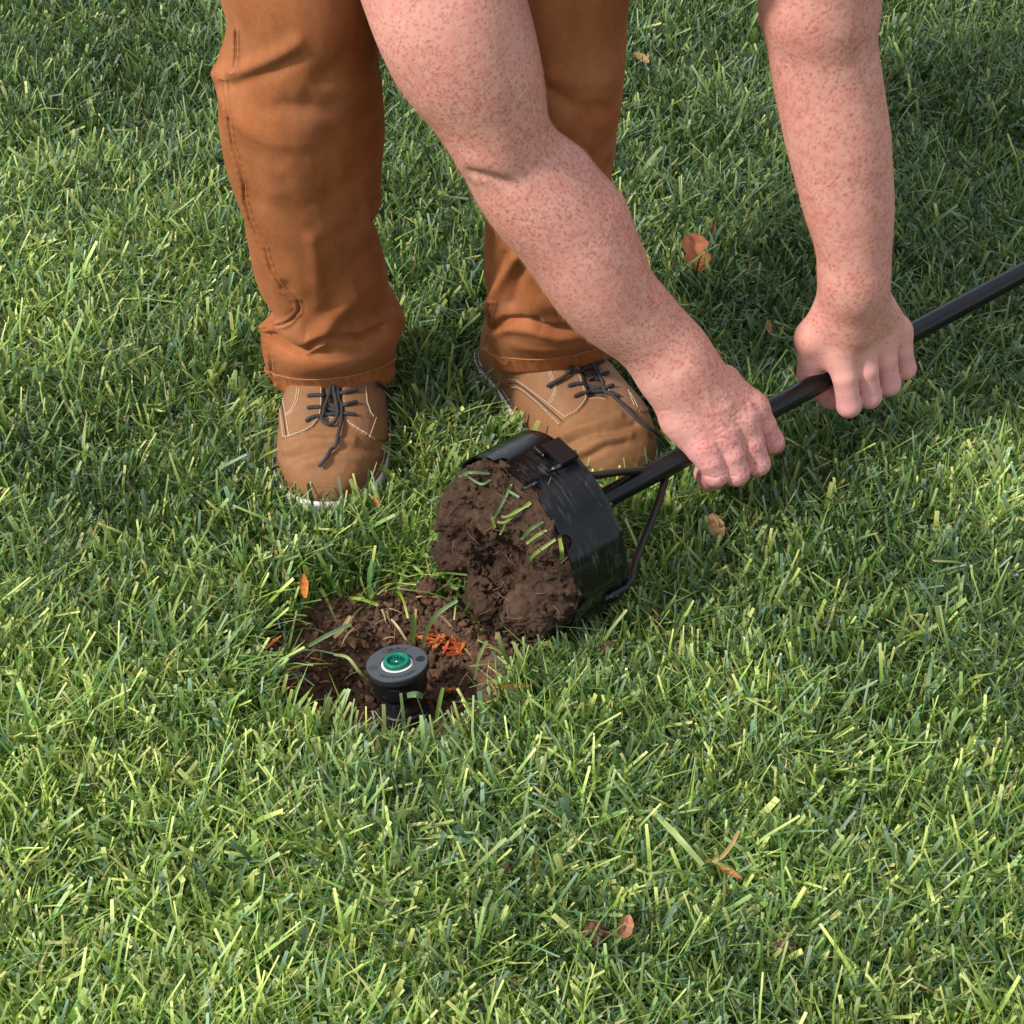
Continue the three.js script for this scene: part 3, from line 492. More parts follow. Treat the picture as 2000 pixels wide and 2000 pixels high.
  const tendons = [[[1322, 742], [1350, 800], [1376, 850]], [[1332, 730], [1372, 780], [1412, 826]], [[1346, 722], [1400, 764], [1450, 796]], [[1352, 716], [1412, 755], [1466, 788]]].map((v) => onSkin(handBase, v));
  const wrinkles = fingersR.flatMap((f) => { const [a, b] = [f[0], f[2]], dx = (b[0] - a[0]) / 60, dy = (b[1] - a[1]) / 60; return [-7, -1, 5].map((o) => onSkin(handBase, [[a[0] - 15 + dx * o, a[1] + 5 + dy * o], [a[0] + dx * o * 1.3, a[1] - 2 + dy * o * 1.5], [a[0] + 15 + dx * o, a[1] + 1 + dy * o]])); });
  const knuck = fingersR.map((f) => P(f[0][0] - 1, f[0][1] - 2, f[0][2] - 0.0115)), creases = fingersR.flatMap((f) => [line3([[f[0][0] - 22, f[0][1] + 6, f[0][2] - 0.009], [f[0][0], f[0][1] - 3, f[0][2] - 0.0135], [f[0][0] + 20, f[0][1] + 2, f[0][2] - 0.009]]), line3([[f[2][0] - 20, f[2][1] + 2, f[2][2] - 0.008], [f[2][0], f[2][1] + 6, f[2][2] - 0.0112], [f[2][0] + 20, f[2][1] - 2, f[2][2] - 0.008]])]);
  const wristLines = [[[1262, 782, 2.058], [1285, 786, 2.050], [1315, 776, 2.043]], [[1272, 766, 2.050], [1300, 764, 2.040], [1330, 745, 2.034]], [[1284, 806, 2.066], [1310, 800, 2.055]]].map(line3);
  const armR = (x, y, z) => {
    let d = smin(upperR(x, y, z), foreR(x, y, z), 0.012);
    d = smin(d, brachio(x, y, z), 0.014);
    if (Math.abs(d) < 0.03) { const fade = 1 - smooth(x, -0.012, 0.012); d += 0.0036 * fade * bump(creaseR(x, y, z), 0.0055) - 0.002 * fade * bump(roll(x, y, z), 0.010); d -= 0.0012 * bump(Math.hypot(x - styloid.x, y - styloid.y, z - styloid.z), 0.010); d += 0.0009 * fbm(x * 13, y * 13, z * 13, 2) + 0.00012 * N(x * 260, y * 260, z * 260); }
    const o = out(hbR, x, y, z);
    if (o > 0.03) return Math.min(d, 9);
    let h = palmR(x, y, z);
    const fd = fingR.map((f) => f(x, y, z)); let fg = 9; for (const q of fd) fg = fg > 8 ? q : smin(fg, q, 0.002);
    h = smin(h, fg, 0.008); h = smin(h, thR(x, y, z), 0.012);
    if (Math.abs(h) < 0.008) { for (const v of veins) h -= 0.0008 * bump(v(x, y, z), 0.0026); for (const v of tendons) h -= 0.0011 * bump(v(x, y, z), 0.0042); for (const v of wrinkles) h += 0.0005 * bump(v(x, y, z), 0.0011); for (const k of knuck) h -= 0.0006 * bump(Math.hypot(x - k.x, y - k.y, z - k.z), 0.008); for (const c of creases) { const t = c(x, y, z); if (t < 0.012) h += 0.0007 * bump(t, 0.0014) + 0.00022 * Math.sin(t * 2400) * bump(t, 0.005); } for (const w of wristLines) h += 0.0007 * bump(w(x, y, z), 0.0014); h += 0.00025 * N(x * 300, y * 300, z * 300); }
    return smin(d, h, 0.024);
  };
  // left arm and hand, at the right edge
  const upL = [[1640, -340, 1.87, 0.062], [1600, 0, 1.955, 0.049]], foL = [[1600, 0, 1.955, 0.0445], [1608, 104, 1.985, 0.0438], [1634, 250, 2.02, 0.0432], [1655, 380, 2.052, 0.0385], [1667, 470, 2.075, 0.0325], [1669, 548, 2.095, 0.0275]];
  const fingersL = [
    [[1642, 690, 2.140, 0.0132], [1650, 735, 2.145, 0.0114], [1658, 792, 2.160, 0.011], [1656, 786, 2.198, 0.0094], [1646, 756, 2.206, 0.0084]],
    [[1682, 676, 2.148, 0.0138], [1690, 722, 2.155, 0.0116], [1698, 774, 2.172, 0.0112], [1697, 768, 2.210, 0.0096], [1687, 738, 2.218, 0.0086]],
    [[1720, 660, 2.160, 0.0136], [1728, 702, 2.168, 0.0114], [1736, 750, 2.184, 0.011], [1736, 746, 2.222, 0.0094], [1726, 716, 2.230, 0.0085]],
    [[1752, 648, 2.174, 0.0124], [1760, 682, 2.182, 0.0105], [1768, 720, 2.198, 0.01], [1768, 716, 2.232, 0.0086], [1758, 690, 2.238, 0.0078]] ];
  const thumbL = [[1640, 588, 2.118, 0.0185], [1588, 660, 2.142, 0.0155], [1587, 730, 2.176, 0.0128], [1618, 776, 2.200, 0.0106]];
  const carpL = [[1652, 578, 2.104], [1668, 574, 2.10], [1684, 572, 2.106], [1698, 574, 2.114]];
  const palmL = fold([...fingersL.map((f, i) => cone(P(...carpL[i]), P(f[0][0], f[0][1], f[0][2] + 0.003), 0.0165, 0.0135)), cone(P(1645, 590, 2.115), P(1628, 690, 2.152), 0.02, 0.0145), cone(P(1668, 540, 2.095), P(1672, 640, 2.13), 0.026, 0.017)], 0.013);
  const fL = fingersL.map((f) => fold(chain(f), 0.003)), tL = fold(chain(thumbL), 0.008), uL = fold(chain(upL), 0.02), oL = fold(limb(foL, 4), 0.006), hbL = box([...fingersL.flat(), ...thumbL, ...carpL], 0.03);
  const creaseL = [[[1562, 735, 2.155], [1582, 744, 2.163], [1602, 738, 2.168]], [[1566, 722, 2.15], [1584, 730, 2.159], [1600, 726, 2.163]]].map(line3);
  const armL = (x, y, z) => {
    let d = smin(uL(x, y, z), oL(x, y, z), 0.014) + 0.0009 * fbm(x * 13, y * 13, z * 13, 2);
    if (out(hbL, x, y, z) > 0.03) return d;
    let h = palmL(x, y, z), fg = 9; for (const f of fL) { const q = f(x, y, z); fg = fg > 8 ? q : smin(fg, q, 0.0028); }
    h = smin(h, fg, 0.009); h = smin(h, tL(x, y, z), 0.011);
    for (const c of creaseL) h += 0.0008 * bump(c(x, y, z), 0.0015);
    return smin(d, h, 0.016);
  };
  // trunk inside the shirt, neck and shoulders: above the picture
  const shR = P(770, -330, 1.83), shL = P(1640, -340, 1.87), mid = shR.clone().add(shL).multiplyScalar(0.5).add(V(0, 0.035, -0.05)), hip = V(-0.06, 0.74, -0.46);
  const trunk = fold([cone(shR, shL, 0.06, 0.06), cone(mid, hip, 0.115, 0.125), cone(mid, mid.clone().add(V(-0.01, 0.07, 0.14)), 0.06, 0.055)], 0.06);
  // two grids of the one body: fine for what is bare, coarse for what is clothed
  const pos = [], idx = [], add = (m) => { const b = pos.length / 3; for (const p of m.pos) pos.push(p); for (const i of m.idx) idx.push(b + i); };
  const bR = box([...upperPts, ...forePts, ...fingersR.flat(), ...thumbR], 0.075), bL = box([...upL, ...foL, ...fingersL.flat(), ...thumbL], 0.07);
  add(fieldMesh(armR, bR.min, bR.max, 0.00115, 1.35));
  add(fieldMesh(armL, bL.min, bL.max, 0.0018, 1.35));
  add(fieldMesh(trunk, V(-0.4, 0.4, -0.75), V(0.5, 1.0, 0.35), 0.012, 1.3));
  const col = [], ulnar = cone(P(1280, 740, 2.06), P(1352, 880, 2.09), 0, 0), fingZ = fold(fingersR.flatMap((f) => chain(f.slice(1, 3))), 0.001), fingLZ = fold([...fingersL.flatMap((f) => chain(f)), ...chain(thumbL.slice(1))], 0.001);
  const redZ = knuck;
  for (let i = 0; i < pos.length; i += 3) {
    const x = pos[i], y = pos[i + 1], z = pos[i + 2], m = fbm(x * 26, y * 26, z * 26, 3), m2 = fbm(x * 95, y * 95, z * 95, 2);
    const nearL = x > 0.2, hand = nearL ? smooth(fingLZ(x, y, z), 0.012, 0.0) : Math.max(smooth(fingZ(x, y, z), 0.006, -0.002), smooth(ulnar(x, y, z), 0.034, 0.012)), pink = smooth(y, 0.17, 0.1);
    let red = 0; if (!nearL && y < 0.2) for (const k of redZ) red = Math.max(red, bump(Math.hypot(x - k.x, y - k.y, z - k.z), 0.011));
    // freckles of three sizes over a blotchy pink ground
    const den = clamp(0.78 + 0.55 * fbm(x * 16, y * 16, z * 16, 2), 0.1, 1) * (1 - 0.9 * hand);
    const [d1, r1] = worley(x / 0.0036, y / 0.0036, z / 0.0036), [d2, r2] = worley(x / 0.0025 + 5, y / 0.0025, z / 0.0025), [d3, r3] = worley(x / 0.0075 + 9, y / 0.0075, z / 0.0075);
    let f = 0; if (r1 < den * 0.85) f = Math.max(f, smooth(d1, 0.5, 0.2) * (0.4 + 0.6 * r1)); if (r2 < den * 0.7) f = Math.max(f, 0.65 * smooth(d2, 0.52, 0.2)); if (r3 < den * 0.16) f = Math.max(f, 0.9 * smooth(d3, 0.24, 0.1));
    const m3 = fbm(x * 170, y * 170, z * 170, 2), blot = (1 - 0.6 * hand) * clamp(0.35 + 0.55 * m2 + 0.25 * m3, 0, 1);
    f = Math.min(1, f * 1.15);
    const base = [0.66 + 0.03 * m - 0.04 * blot, 0.338 + 0.035 * m - 0.085 * blot - 0.03 * red - 0.01 * pink, 0.285 + 0.03 * m - 0.075 * blot - 0.02 * red + 0.03 * pink], fr = [0.42, 0.135, 0.088];
    for (let q = 0; q < 3; q++) col.push(lerp(base[q], fr[q], f));
  }
  mesh('body', geom(pos, idx, { color: col }), mat({ vertexColors: true, roughness: 0.5, specularIntensity: 0.4, sheen: 0.15, sheenColor: rgb(1, 0.75, 0.6), sheenRoughness: 0.4 }), PERSON);
  { // fine hair on both forearms, lying along the limb
    const R = rng(61), body = PERSON.children[0], P3 = body.geometry.attributes.position, N3 = body.geometry.attributes.normal, l = [], m4 = new THREE.Matrix4(), along = P(1316, 712, 2.058).sub(P(977, 278, 1.935)).normalize(), alongL = P(1669, 548, 2.095).sub(P(1600, 0, 1.955)).normalize();
    for (let n = 0; n < 60000 && l.length < 5200; n++) {
      const i = Math.floor(R() * P3.count), p = V(P3.getX(i), P3.getY(i), P3.getZ(i)), nn = V(N3.getX(i), N3.getY(i), N3.getZ(i)); if (p.y < 0.215 || p.y > 0.47 || Math.abs(p.x) > 0.36) continue;
      const t = (p.x > 0.2 ? alongL : along).clone().add(V(R() - 0.5, R() - 0.5, R() - 0.5).multiplyScalar(0.9)); t.addScaledVector(nn, 0.28 - t.dot(nn)).normalize();
      const s = V(0, 0, 0).crossVectors(t, nn).normalize(), u = V(0, 0, 0).crossVectors(s, t), L = 0.005 + 0.006 * R(); m4.makeBasis(s, t, u).scale(V(1, L, 1)).setPosition(p); l.push(m4.toArray());
    }
    const g = new THREE.ConeGeometry(0.0001, 1, 3, 1, true); g.translate(0, 0.5, 0);
    const im = new THREE.InstancedMesh(g, mat({ color: rgb(0.42, 0.22, 0.12), roughness: 0.5 }), l.length); l.forEach((e, i) => im.setMatrixAt(i, m4.fromArray(e)));
    im.name = 'arm_hair'; im.userData.kind = 'stuff'; im.castShadow = im.receiveShadow = true; PERSON.add(im);
  }
  // shirt over the trunk, sleeves to the elbows' top
  const uR2 = cone(shR, P(805, -215, 1.845), 0.078, 0.078), uL2 = cone(shL, P(1628, -235, 1.89), 0.076, 0.074);
  const shirtF = (x, y, z) => { let d = smin(trunk(x, y, z) - 0.014, smin(uR2(x, y, z), uL2(x, y, z), 0.01), 0.05) + 0.004 * N(x * 14, y * 14, z * 14); const cut = (z - (mid.z + 0.11)); return Math.max(d, cut); };
  const sm = fieldMesh(shirtF, V(-0.45, 0.35, -0.8), V(0.6, 1.05, 0.4), 0.011, 1.4);
  mesh('shirt', geom(sm.pos, sm.idx), mat({ color: rgb(0.1, 0.11, 0.13), roughness: 0.9 }), PERSON);
}

// trousers: two lofted legs and a seat
const LEGS = [];
{
  // [level, left edge, right edge, distance, depth half axis (m), tilt of the ring (deg)] measured in the photograph, top ones above it
  const left = [[752, 549, 765, 2.288, 0.066, 27], [738, 541, 768, 2.283, 0.067, 26], [722, 533, 767, 2.276, 0.068, 24], [700, 521, 772, 2.266, 0.070, 20], [672, 513, 777, 2.252, 0.072, 13], [650, 512, 783, 2.242, 0.073, 8], [634, 518, 788, 2.234, 0.072, 5], [620, 528, 787, 2.228, 0.070, 2], [608, 541, 780, 2.222, 0.068, 0], [590, 535, 769, 2.214, 0.068, -3], [570, 524, 759, 2.205, 0.068, -5], [535, 502, 754, 2.19, 0.069, -8], [490, 489, 745, 2.168, 0.07, -10], [455, 484, 731, 2.152, 0.071, -10], [430, 479, 730, 2.142, 0.072, -10], [395, 474, 743, 2.128, 0.073, -10], [348, 456, 745, 2.108, 0.074, -10], [293, 440, 750, 2.085, 0.075, -11], [249, 431, 752, 2.066, 0.076, -12], [200, 427, 749, 2.047, 0.077, -14], [162, 425, 744, 2.032, 0.078, -17], [146, 421, 743, 2.026, 0.079, -18], [128, 423, 742, 2.02, 0.08, -20], [104, 432, 741, 2.012, 0.081, -22], [60, 440, 742, 2.0, 0.083, -24], [0, 438, 748, 1.985, 0.086, -18]];
  const right = [[704, 968, 1204, 2.300, 0.066, 25], [690, 962, 1206, 2.292, 0.067, 24], [672, 955, 1206, 2.282, 0.068, 22], [650, 951, 1207, 2.268, 0.07, 18], [625, 950, 1207, 2.252, 0.071, 10], [600, 950, 1206, 2.24, 0.07, 3], [575, 948, 1205, 2.228, 0.07, -3], [540, 944, 1203, 2.212, 0.07, -7], [504, 943, 1202, 2.196, 0.071, -9], [450, 945, 1202, 2.172, 0.072, -10], [400, 947, 1201, 2.15, 0.073, -10], [350, 946, 1197, 2.13, 0.074, -10], [300, 944, 1198, 2.108, 0.075, -11], [230, 942, 1205, 2.078, 0.077, -12], [160, 940, 1218, 2.05, 0.079, -16], [104, 940, 1223, 2.03, 0.081, -20], [50, 938, 1226, 2.015, 0.084, -22], [0, 936, 1228, 2.002, 0.086, -18]];
  const tail = [[[-0.178, 0.515, -0.095, 0.078, 0.085, 20], [-0.165, 0.575, -0.17, 0.085, 0.088, 50], [-0.14, 0.64, -0.30, 0.095, 0.098, 62], [-0.115, 0.69, -0.42, 0.1, 0.105, 70]], [[0.035, 0.515, -0.105, 0.078, 0.085, 20], [0.03, 0.575, -0.18, 0.085, 0.088, 50], [0.01, 0.64, -0.30, 0.095, 0.098, 62], [-0.01, 0.69, -0.42, 0.1, 0.105, 70]]];
  // folds: [amplitude in mm, half width in picture units, points]
  const foldsL = [
    [8, 17, [[519, 640], [545, 640], [575, 655], [600, 668], [625, 648], [655, 612], [690, 575]]], [-7, 10, [[520, 650], [540, 656], [565, 675], [590, 688]]], [-8, 8, [[600, 680], [614, 668], [634, 660], [672, 663], [712, 658], [745, 640]]], [5, 7, [[596, 689], [614, 680], [636, 667]]], [4, 14, [[640, 640], [690, 640], [740, 625], [772, 618]]], [-4, 13, [[690, 632], [735, 612], [768, 600]]],
    [4, 18, [[612, 470], [620, 530], [622, 590]]], [-3, 16, [[655, 590], [700, 560], [735, 520]]], [-3.5, 13, [[560, 560], [585, 600], [575, 625]]], [3, 26, [[520, 420], [560, 500], [590, 560]]],
    [6, 18, [[421, 142], [455, 146], [498, 126], [540, 108], [580, 85]]], [-4, 16, [[440, 170], [480, 158], [530, 142], [580, 118]]], [-3, 17, [[548, 208], [600, 214], [655, 216], [700, 222]]], [-4.5, 24, [[606, 192], [640, 150], [675, 116], [700, 95]]], [4, 20, [[620, 178], [680, 170], [735, 165]]], [3, 30, [[470, 250], [520, 300], [540, 370]]], [-2.5, 22, [[640, 260], [690, 320], [715, 400]]], [2.5, 20, [[560, 330], [620, 390], [640, 450]]], [-5, 10, [[728, 395], [731, 440], [738, 480]]], [4, 12, [[712, 380], [718, 440], [728, 490]]] ];
  const foldsR = [
    [-7, 8, [[955, 642], [985, 626], [1020, 624], [1048, 628]]], [-8, 7, [[1045, 627], [1058, 638], [1082, 643], [1130, 640], [1180, 632]]], [6, 12, [[960, 655], [1000, 640], [1040, 645], [1090, 660], [1160, 655]]], [7, 13, [[958, 600], [972, 565], [990, 535], [1008, 503]]], [-5, 12, [[1000, 590], [1012, 550], [1030, 510]]], [-5, 11, [[948, 575], [962, 535], [985, 500]]], [4, 20, [[1040, 600], [1100, 590], [1160, 600]]],
    [-5, 18, [[1070, 180], [1120, 210], [1180, 214]]], [4, 20, [[1080, 150], [1130, 160], [1190, 150]]], [-3, 20, [[1120, 280], [1160, 330], [1180, 390]]], [3.5, 18, [[1185, 120], [1196, 200], [1192, 300]]], [3, 25, [[1090, 250], [1130, 300], [1150, 380]]] ];
  const seamL = [[462, 60], [462, 104], [460, 134]], seamL2 = [[439, 157], [446.6, 224], [456, 286], [467, 324], [476, 358], [478, 389], [490, 429], [502, 454], [518, 482], [530, 525], [552, 563], [580, 588], [584, 609], [568, 626], [543, 634], [526, 642]], seamL3 = [[524, 652], [527, 690], [531, 722], [543, 748]];
  const seamR = [[966, 590], [958, 620], [960, 660], [972, 690], [990, 706]], inseamL = [[739, 384], [733, 410], [730, 440], [733, 462]];
  const make = (keys, tl, folds, seams, rollAt) => {
    const K = keys.map(([py, l, r, d, b, t]) => { const c = pix((l + r) / 2, py, d); return [c.x, c.y, c.z, ((r - l) / 2 / F) * d, b, t, rollAt(py)]; }).concat(tl.map((q) => [...q, 0]));
    const cum = [0]; for (let i = 1; i < K.length; i++) cum.push(cum[i - 1] + Math.hypot(K[i][0] - K[i - 1][0], K[i][1] - K[i - 1][1], K[i][2] - K[i - 1][2]));
    const at = (s) => { let i = 0; while (i < K.length - 2 && cum[i + 1] < s) i++; const t = clamp((s - cum[i]) / (cum[i + 1] - cum[i]), 0, 1), p0 = K[Math.max(0, i - 1)], p1 = K[i], p2 = K[i + 1], p3 = K[Math.min(K.length - 1, i + 2)], h0 = cum[i] - cum[Math.max(0, i - 1)] || cum[i + 1] - cum[i], h1 = cum[i + 1] - cum[i], h2 = cum[Math.min(K.length - 1, i + 2)] - cum[i + 1] || h1; return p1.map((_, q) => { const a = p1[q], b = p2[q], m0 = (h1 * (a - p0[q]) / h0 + h1 * (b - a) / h1) / 2, m1 = ((b - a) + h1 * (p3[q] - b) / h2) / 2, t2 = t * t, t3 = t2 * t; return (2 * t3 - 3 * t2 + 1) * a + (t3 - 2 * t2 + t) * m0 + (-2 * t3 + 3 * t2) * b + (t3 - t2) * m1; }); };
    const vis = cum[keys.length - 1], all = cum[cum.length - 1];
    const point = (s, a, off = 0) => {
      const k = at(s), T = k[5] * DEG, ca = Math.cos(a), sa = Math.sin(a), B = V(0, Math.sin(T), Math.cos(T)), X = V(Math.cos(k[6]), Math.sin(k[6]), 0), p = V(k[0], k[1], k[2]).addScaledVector(X, k[3] * ca).addScaledVector(B, k[4] * sa * (1 + 0.06 * sa * sa));
      const n = X.clone().multiplyScalar(ca / k[3]).addScaledVector(B, sa / k[4]).normalize();
      let d = off + 0.0017 * fbm(p.x * 26 + 3 * p.y, p.y * 5, p.z * 26, 2) + 0.0004 * N(p.x * 90, p.y * 40, p.z * 90);
      if (sa > -0.35 && s < vis + 0.07) {
        const [x, y] = toPx(p), w = smooth(sa, -0.35, 0.15) * (1 - smooth(s, vis + 0.02, vis + 0.07)); let e = 0;
        for (const [amp, wid, pts] of folds) { const q = segDist(x, y, pts); if (q < wid * 2.4) e += (Math.abs(amp) > 6 ? 0.9 : 0.7) * amp * 0.001 * Math.exp(-(q * q) / (wid * wid) * 1.2); }
        for (const pts of seams) { const q = segDist(x, y, pts); if (q < 16) e += 0.0012 * Math.exp(-((q - 5) ** 2) / 16) - 0.0022 * Math.exp(-(q * q) / 3) + 0.00022 * Math.sin(y * 0.42 + 1.5 * N(x * 0.1, y * 0.1, 2)) * Math.exp(-((q - 6) ** 2) / 16); }
        d += e * w;
      }
      return p.addScaledVector(n, d);
    };
    return { point, vis, all };
  };
  LEGS.push(make(left, tail[0], foldsL, [seamL, seamL2, seamL3, inseamL], (y) => 5.5 * DEG * smooth(y, 640, 720)), make(right, tail[1], foldsR, [seamR], (y) => 8.5 * DEG * smooth(y, 600, 680)));
  const parts = [], NA = 400;
  for (const L of LEGS) {
    const rows = []; for (let s = 0; s < L.vis + 0.075; s += 0.0015) rows.push(s); for (let s = L.vis + 0.08; s <= L.all; s += 0.012) rows.push(s);
    const pos = [], uv = [], idx = [];
    for (let i = 2; i >= 1; i--) for (let j = 0; j <= NA; j++) { const a = (j / NA) * 2 * Math.PI - Math.PI / 2, p = L.point(0.012 * (i - 1) + 0.0005, a, -0.0026); pos.push(p.x, p.y, p.z); uv.push(j / NA, 0); }
    for (const s of rows) for (let j = 0; j <= NA; j++) { const a = (j / NA) * 2 * Math.PI - Math.PI / 2, p = L.point(s, a); pos.push(p.x, p.y, p.z); uv.push(j / NA, s / 0.44); }
    for (let i = 0; i < rows.length + 1; i++) for (let j = 0; j < NA; j++) { const a = i * (NA + 1) + j, b = a + NA + 1; idx.push(a, a + 1, b, b, a + 1, b + 1); }
    parts.push(geom(pos, idx, { uv }));
  }
  const seatF = (() => { const h = [cone(V(-0.12, 0.69, -0.42), V(0.0, 0.69, -0.42), 0.118, 0.118), cone(V(-0.06, 0.70, -0.46), V(-0.03, 0.74, -0.36), 0.13, 0.13)]; return (x, y, z) => smin(h[0](x, y, z), h[1](x, y, z), 0.06); })();
  const sf = fieldMesh(seatF, V(-0.4, 0.45, -0.7), V(0.3, 1, -0.1), 0.014, 1.3), sg = geom(sf.pos, sf.idx, { uv: new Array((sf.pos.length / 3) * 2).fill(0.3) });
  parts.push(sg);
  const cloth = tex(1024, 1024, (x, y) => {
    const wear = fbm(x / 150, y / 110, 1.2, 4), blot = fbm(x / 42, y / 36, 4.4, 3), twill = 0.06 * Math.sin((x * 0.9 + y * 2.1) * 1.15) + 0.10 * (hash3(x, y, 1, 1) - 0.5) + 0.13 * (hash3(x >> 1, y >> 1, 3, 1) - 0.5) + 0.10 * fbm(x / 7, y / 5, 8.8, 2);
    const k = 1 + 0.2 * wear + 0.11 * blot + twill; return [sr(0.315 * k), sr(0.113 * k * (1 + 0.1 * wear)), sr(0.044 * k * (1 + 0.3 * wear))];
  });
  const weave = tex(512, 512, (x, y) => { const v = 128 + 60 * Math.sin((x * 0.8 + y * 1.9) * 1.3) + 40 * (hash3(x, y, 7, 1) - 0.5); return [v, v, v]; }, false); weave.repeat.set(3, 3);
  const clothMat = mat({ map: cloth, bumpMap: weave, bumpScale: 0.00035, roughness: 0.92, specularIntensity: 0.25, sheen: 0.35, sheenColor: rgb(0.75, 0.45, 0.25), sheenRoughness: 0.6 });
  const tr = mesh('trousers', mergeGeometries(parts), clothMat, PERSON);
  // hems: the turned-up band at the bottom of each leg, with worn ribs and a row of stitches along its top
  const hemTex = tex(1024, 64, (x, y) => { const rib = fbm(x / 9, y / 60, 2.2, 2), k = 1 + 0.28 * rib + 0.1 * fbm(x / 40, y / 20, 3, 2) + 0.06 * (hash3(x, y, 2, 2) - 0.5), e = y < 5 ? 1.25 : 1; return [sr(0.37 * k * e), sr(0.133 * k * e), sr(0.05 * k * e)]; });
  const hemMat = mat({ map: hemTex, roughness: 0.92, specularIntensity: 0.25 }), stitchMat = mat({ color: rgb(0.50, 0.25, 0.11), roughness: 0.9 });
  LEGS.forEach((L, k) => {
    const pos = [], uv = [], idx = [], M = 12, top_ = k ? 0.029 : 0.031, w = (a) => 1 + 0.05 * Math.sin(a * 3);
    for (let i = 0; i <= M; i++) for (let j = 0; j <= NA; j++) { const a = (j / NA) * 2 * Math.PI - Math.PI / 2, t = i / M, e = Math.min(1, t * 6, (1 - t) * 6 + 0.15), p = L.point(top_ * w(a) * t - 0.0006, a, 0.0019 * e + 0.0005 * N(a * 26, t * 2, k * 7)); pos.push(p.x, p.y, p.z); uv.push(j / NA, t); }
    for (let i = 0; i < M; i++) for (let j = 0; j < NA; j++) { const a = i * (NA + 1) + j, b = a + NA + 1; idx.push(a, a + 1, b, b, a + 1, b + 1); }
    mesh('hem', geom(pos, idx, { uv }), hemMat, tr);
    const st = []; for (let j = 0; j < 150; j++) { const a = (j / 150) * 2 * Math.PI, p = L.point(top_ * w(a) * 0.93, a - 0.011, 0.0019), q = L.point(top_ * w(a) * 0.93, a + 0.011, 0.0019), m = p.clone().add(q).multiplyScalar(0.5); const g = new THREE.CapsuleGeometry(0.0004, p.distanceTo(q), 2, 5); g.applyQuaternion(new THREE.Quaternion().setFromUnitVectors(V(0, 1, 0), q.clone().sub(p).normalize())); g.translate(m.x, m.y, m.z); st.push(g); }
    mesh('stitching', mergeGeometries(st), stitchMat, tr).userData.kind = 'stuff';
  });
  const sm = []; for (const s of [seamL2, seamL3, seamL, seamR, inseamL]) for (const o of [-5, 4.4]) { const l = lay(tr, s.map(([x, y]) => [x + o, y + (o > 0 ? -2 : 1)]), 0.0003, 3.2); for (let i = 0; i + 1 < l.length; i += 2) { const a = l[i], b = l[i + 1]; if (a.distanceTo(b) > 0.008 || a.distanceTo(b) < 0.0004) continue; const g = new THREE.CapsuleGeometry(0.0003, a.distanceTo(b), 2, 4), m = a.clone().add(b).multiplyScalar(0.5); g.applyQuaternion(new THREE.Quaternion().setFromUnitVectors(V(0, 1, 0), b.clone().sub(a).normalize())); g.translate(m.x, m.y, m.z); sm.push(g); } }
  if (sm.length) mesh('stitching', mergeGeometries(sm), mat({ color: rgb(0.40, 0.17, 0.07), roughness: 0.9 }), tr).userData.kind = 'stuff';
}

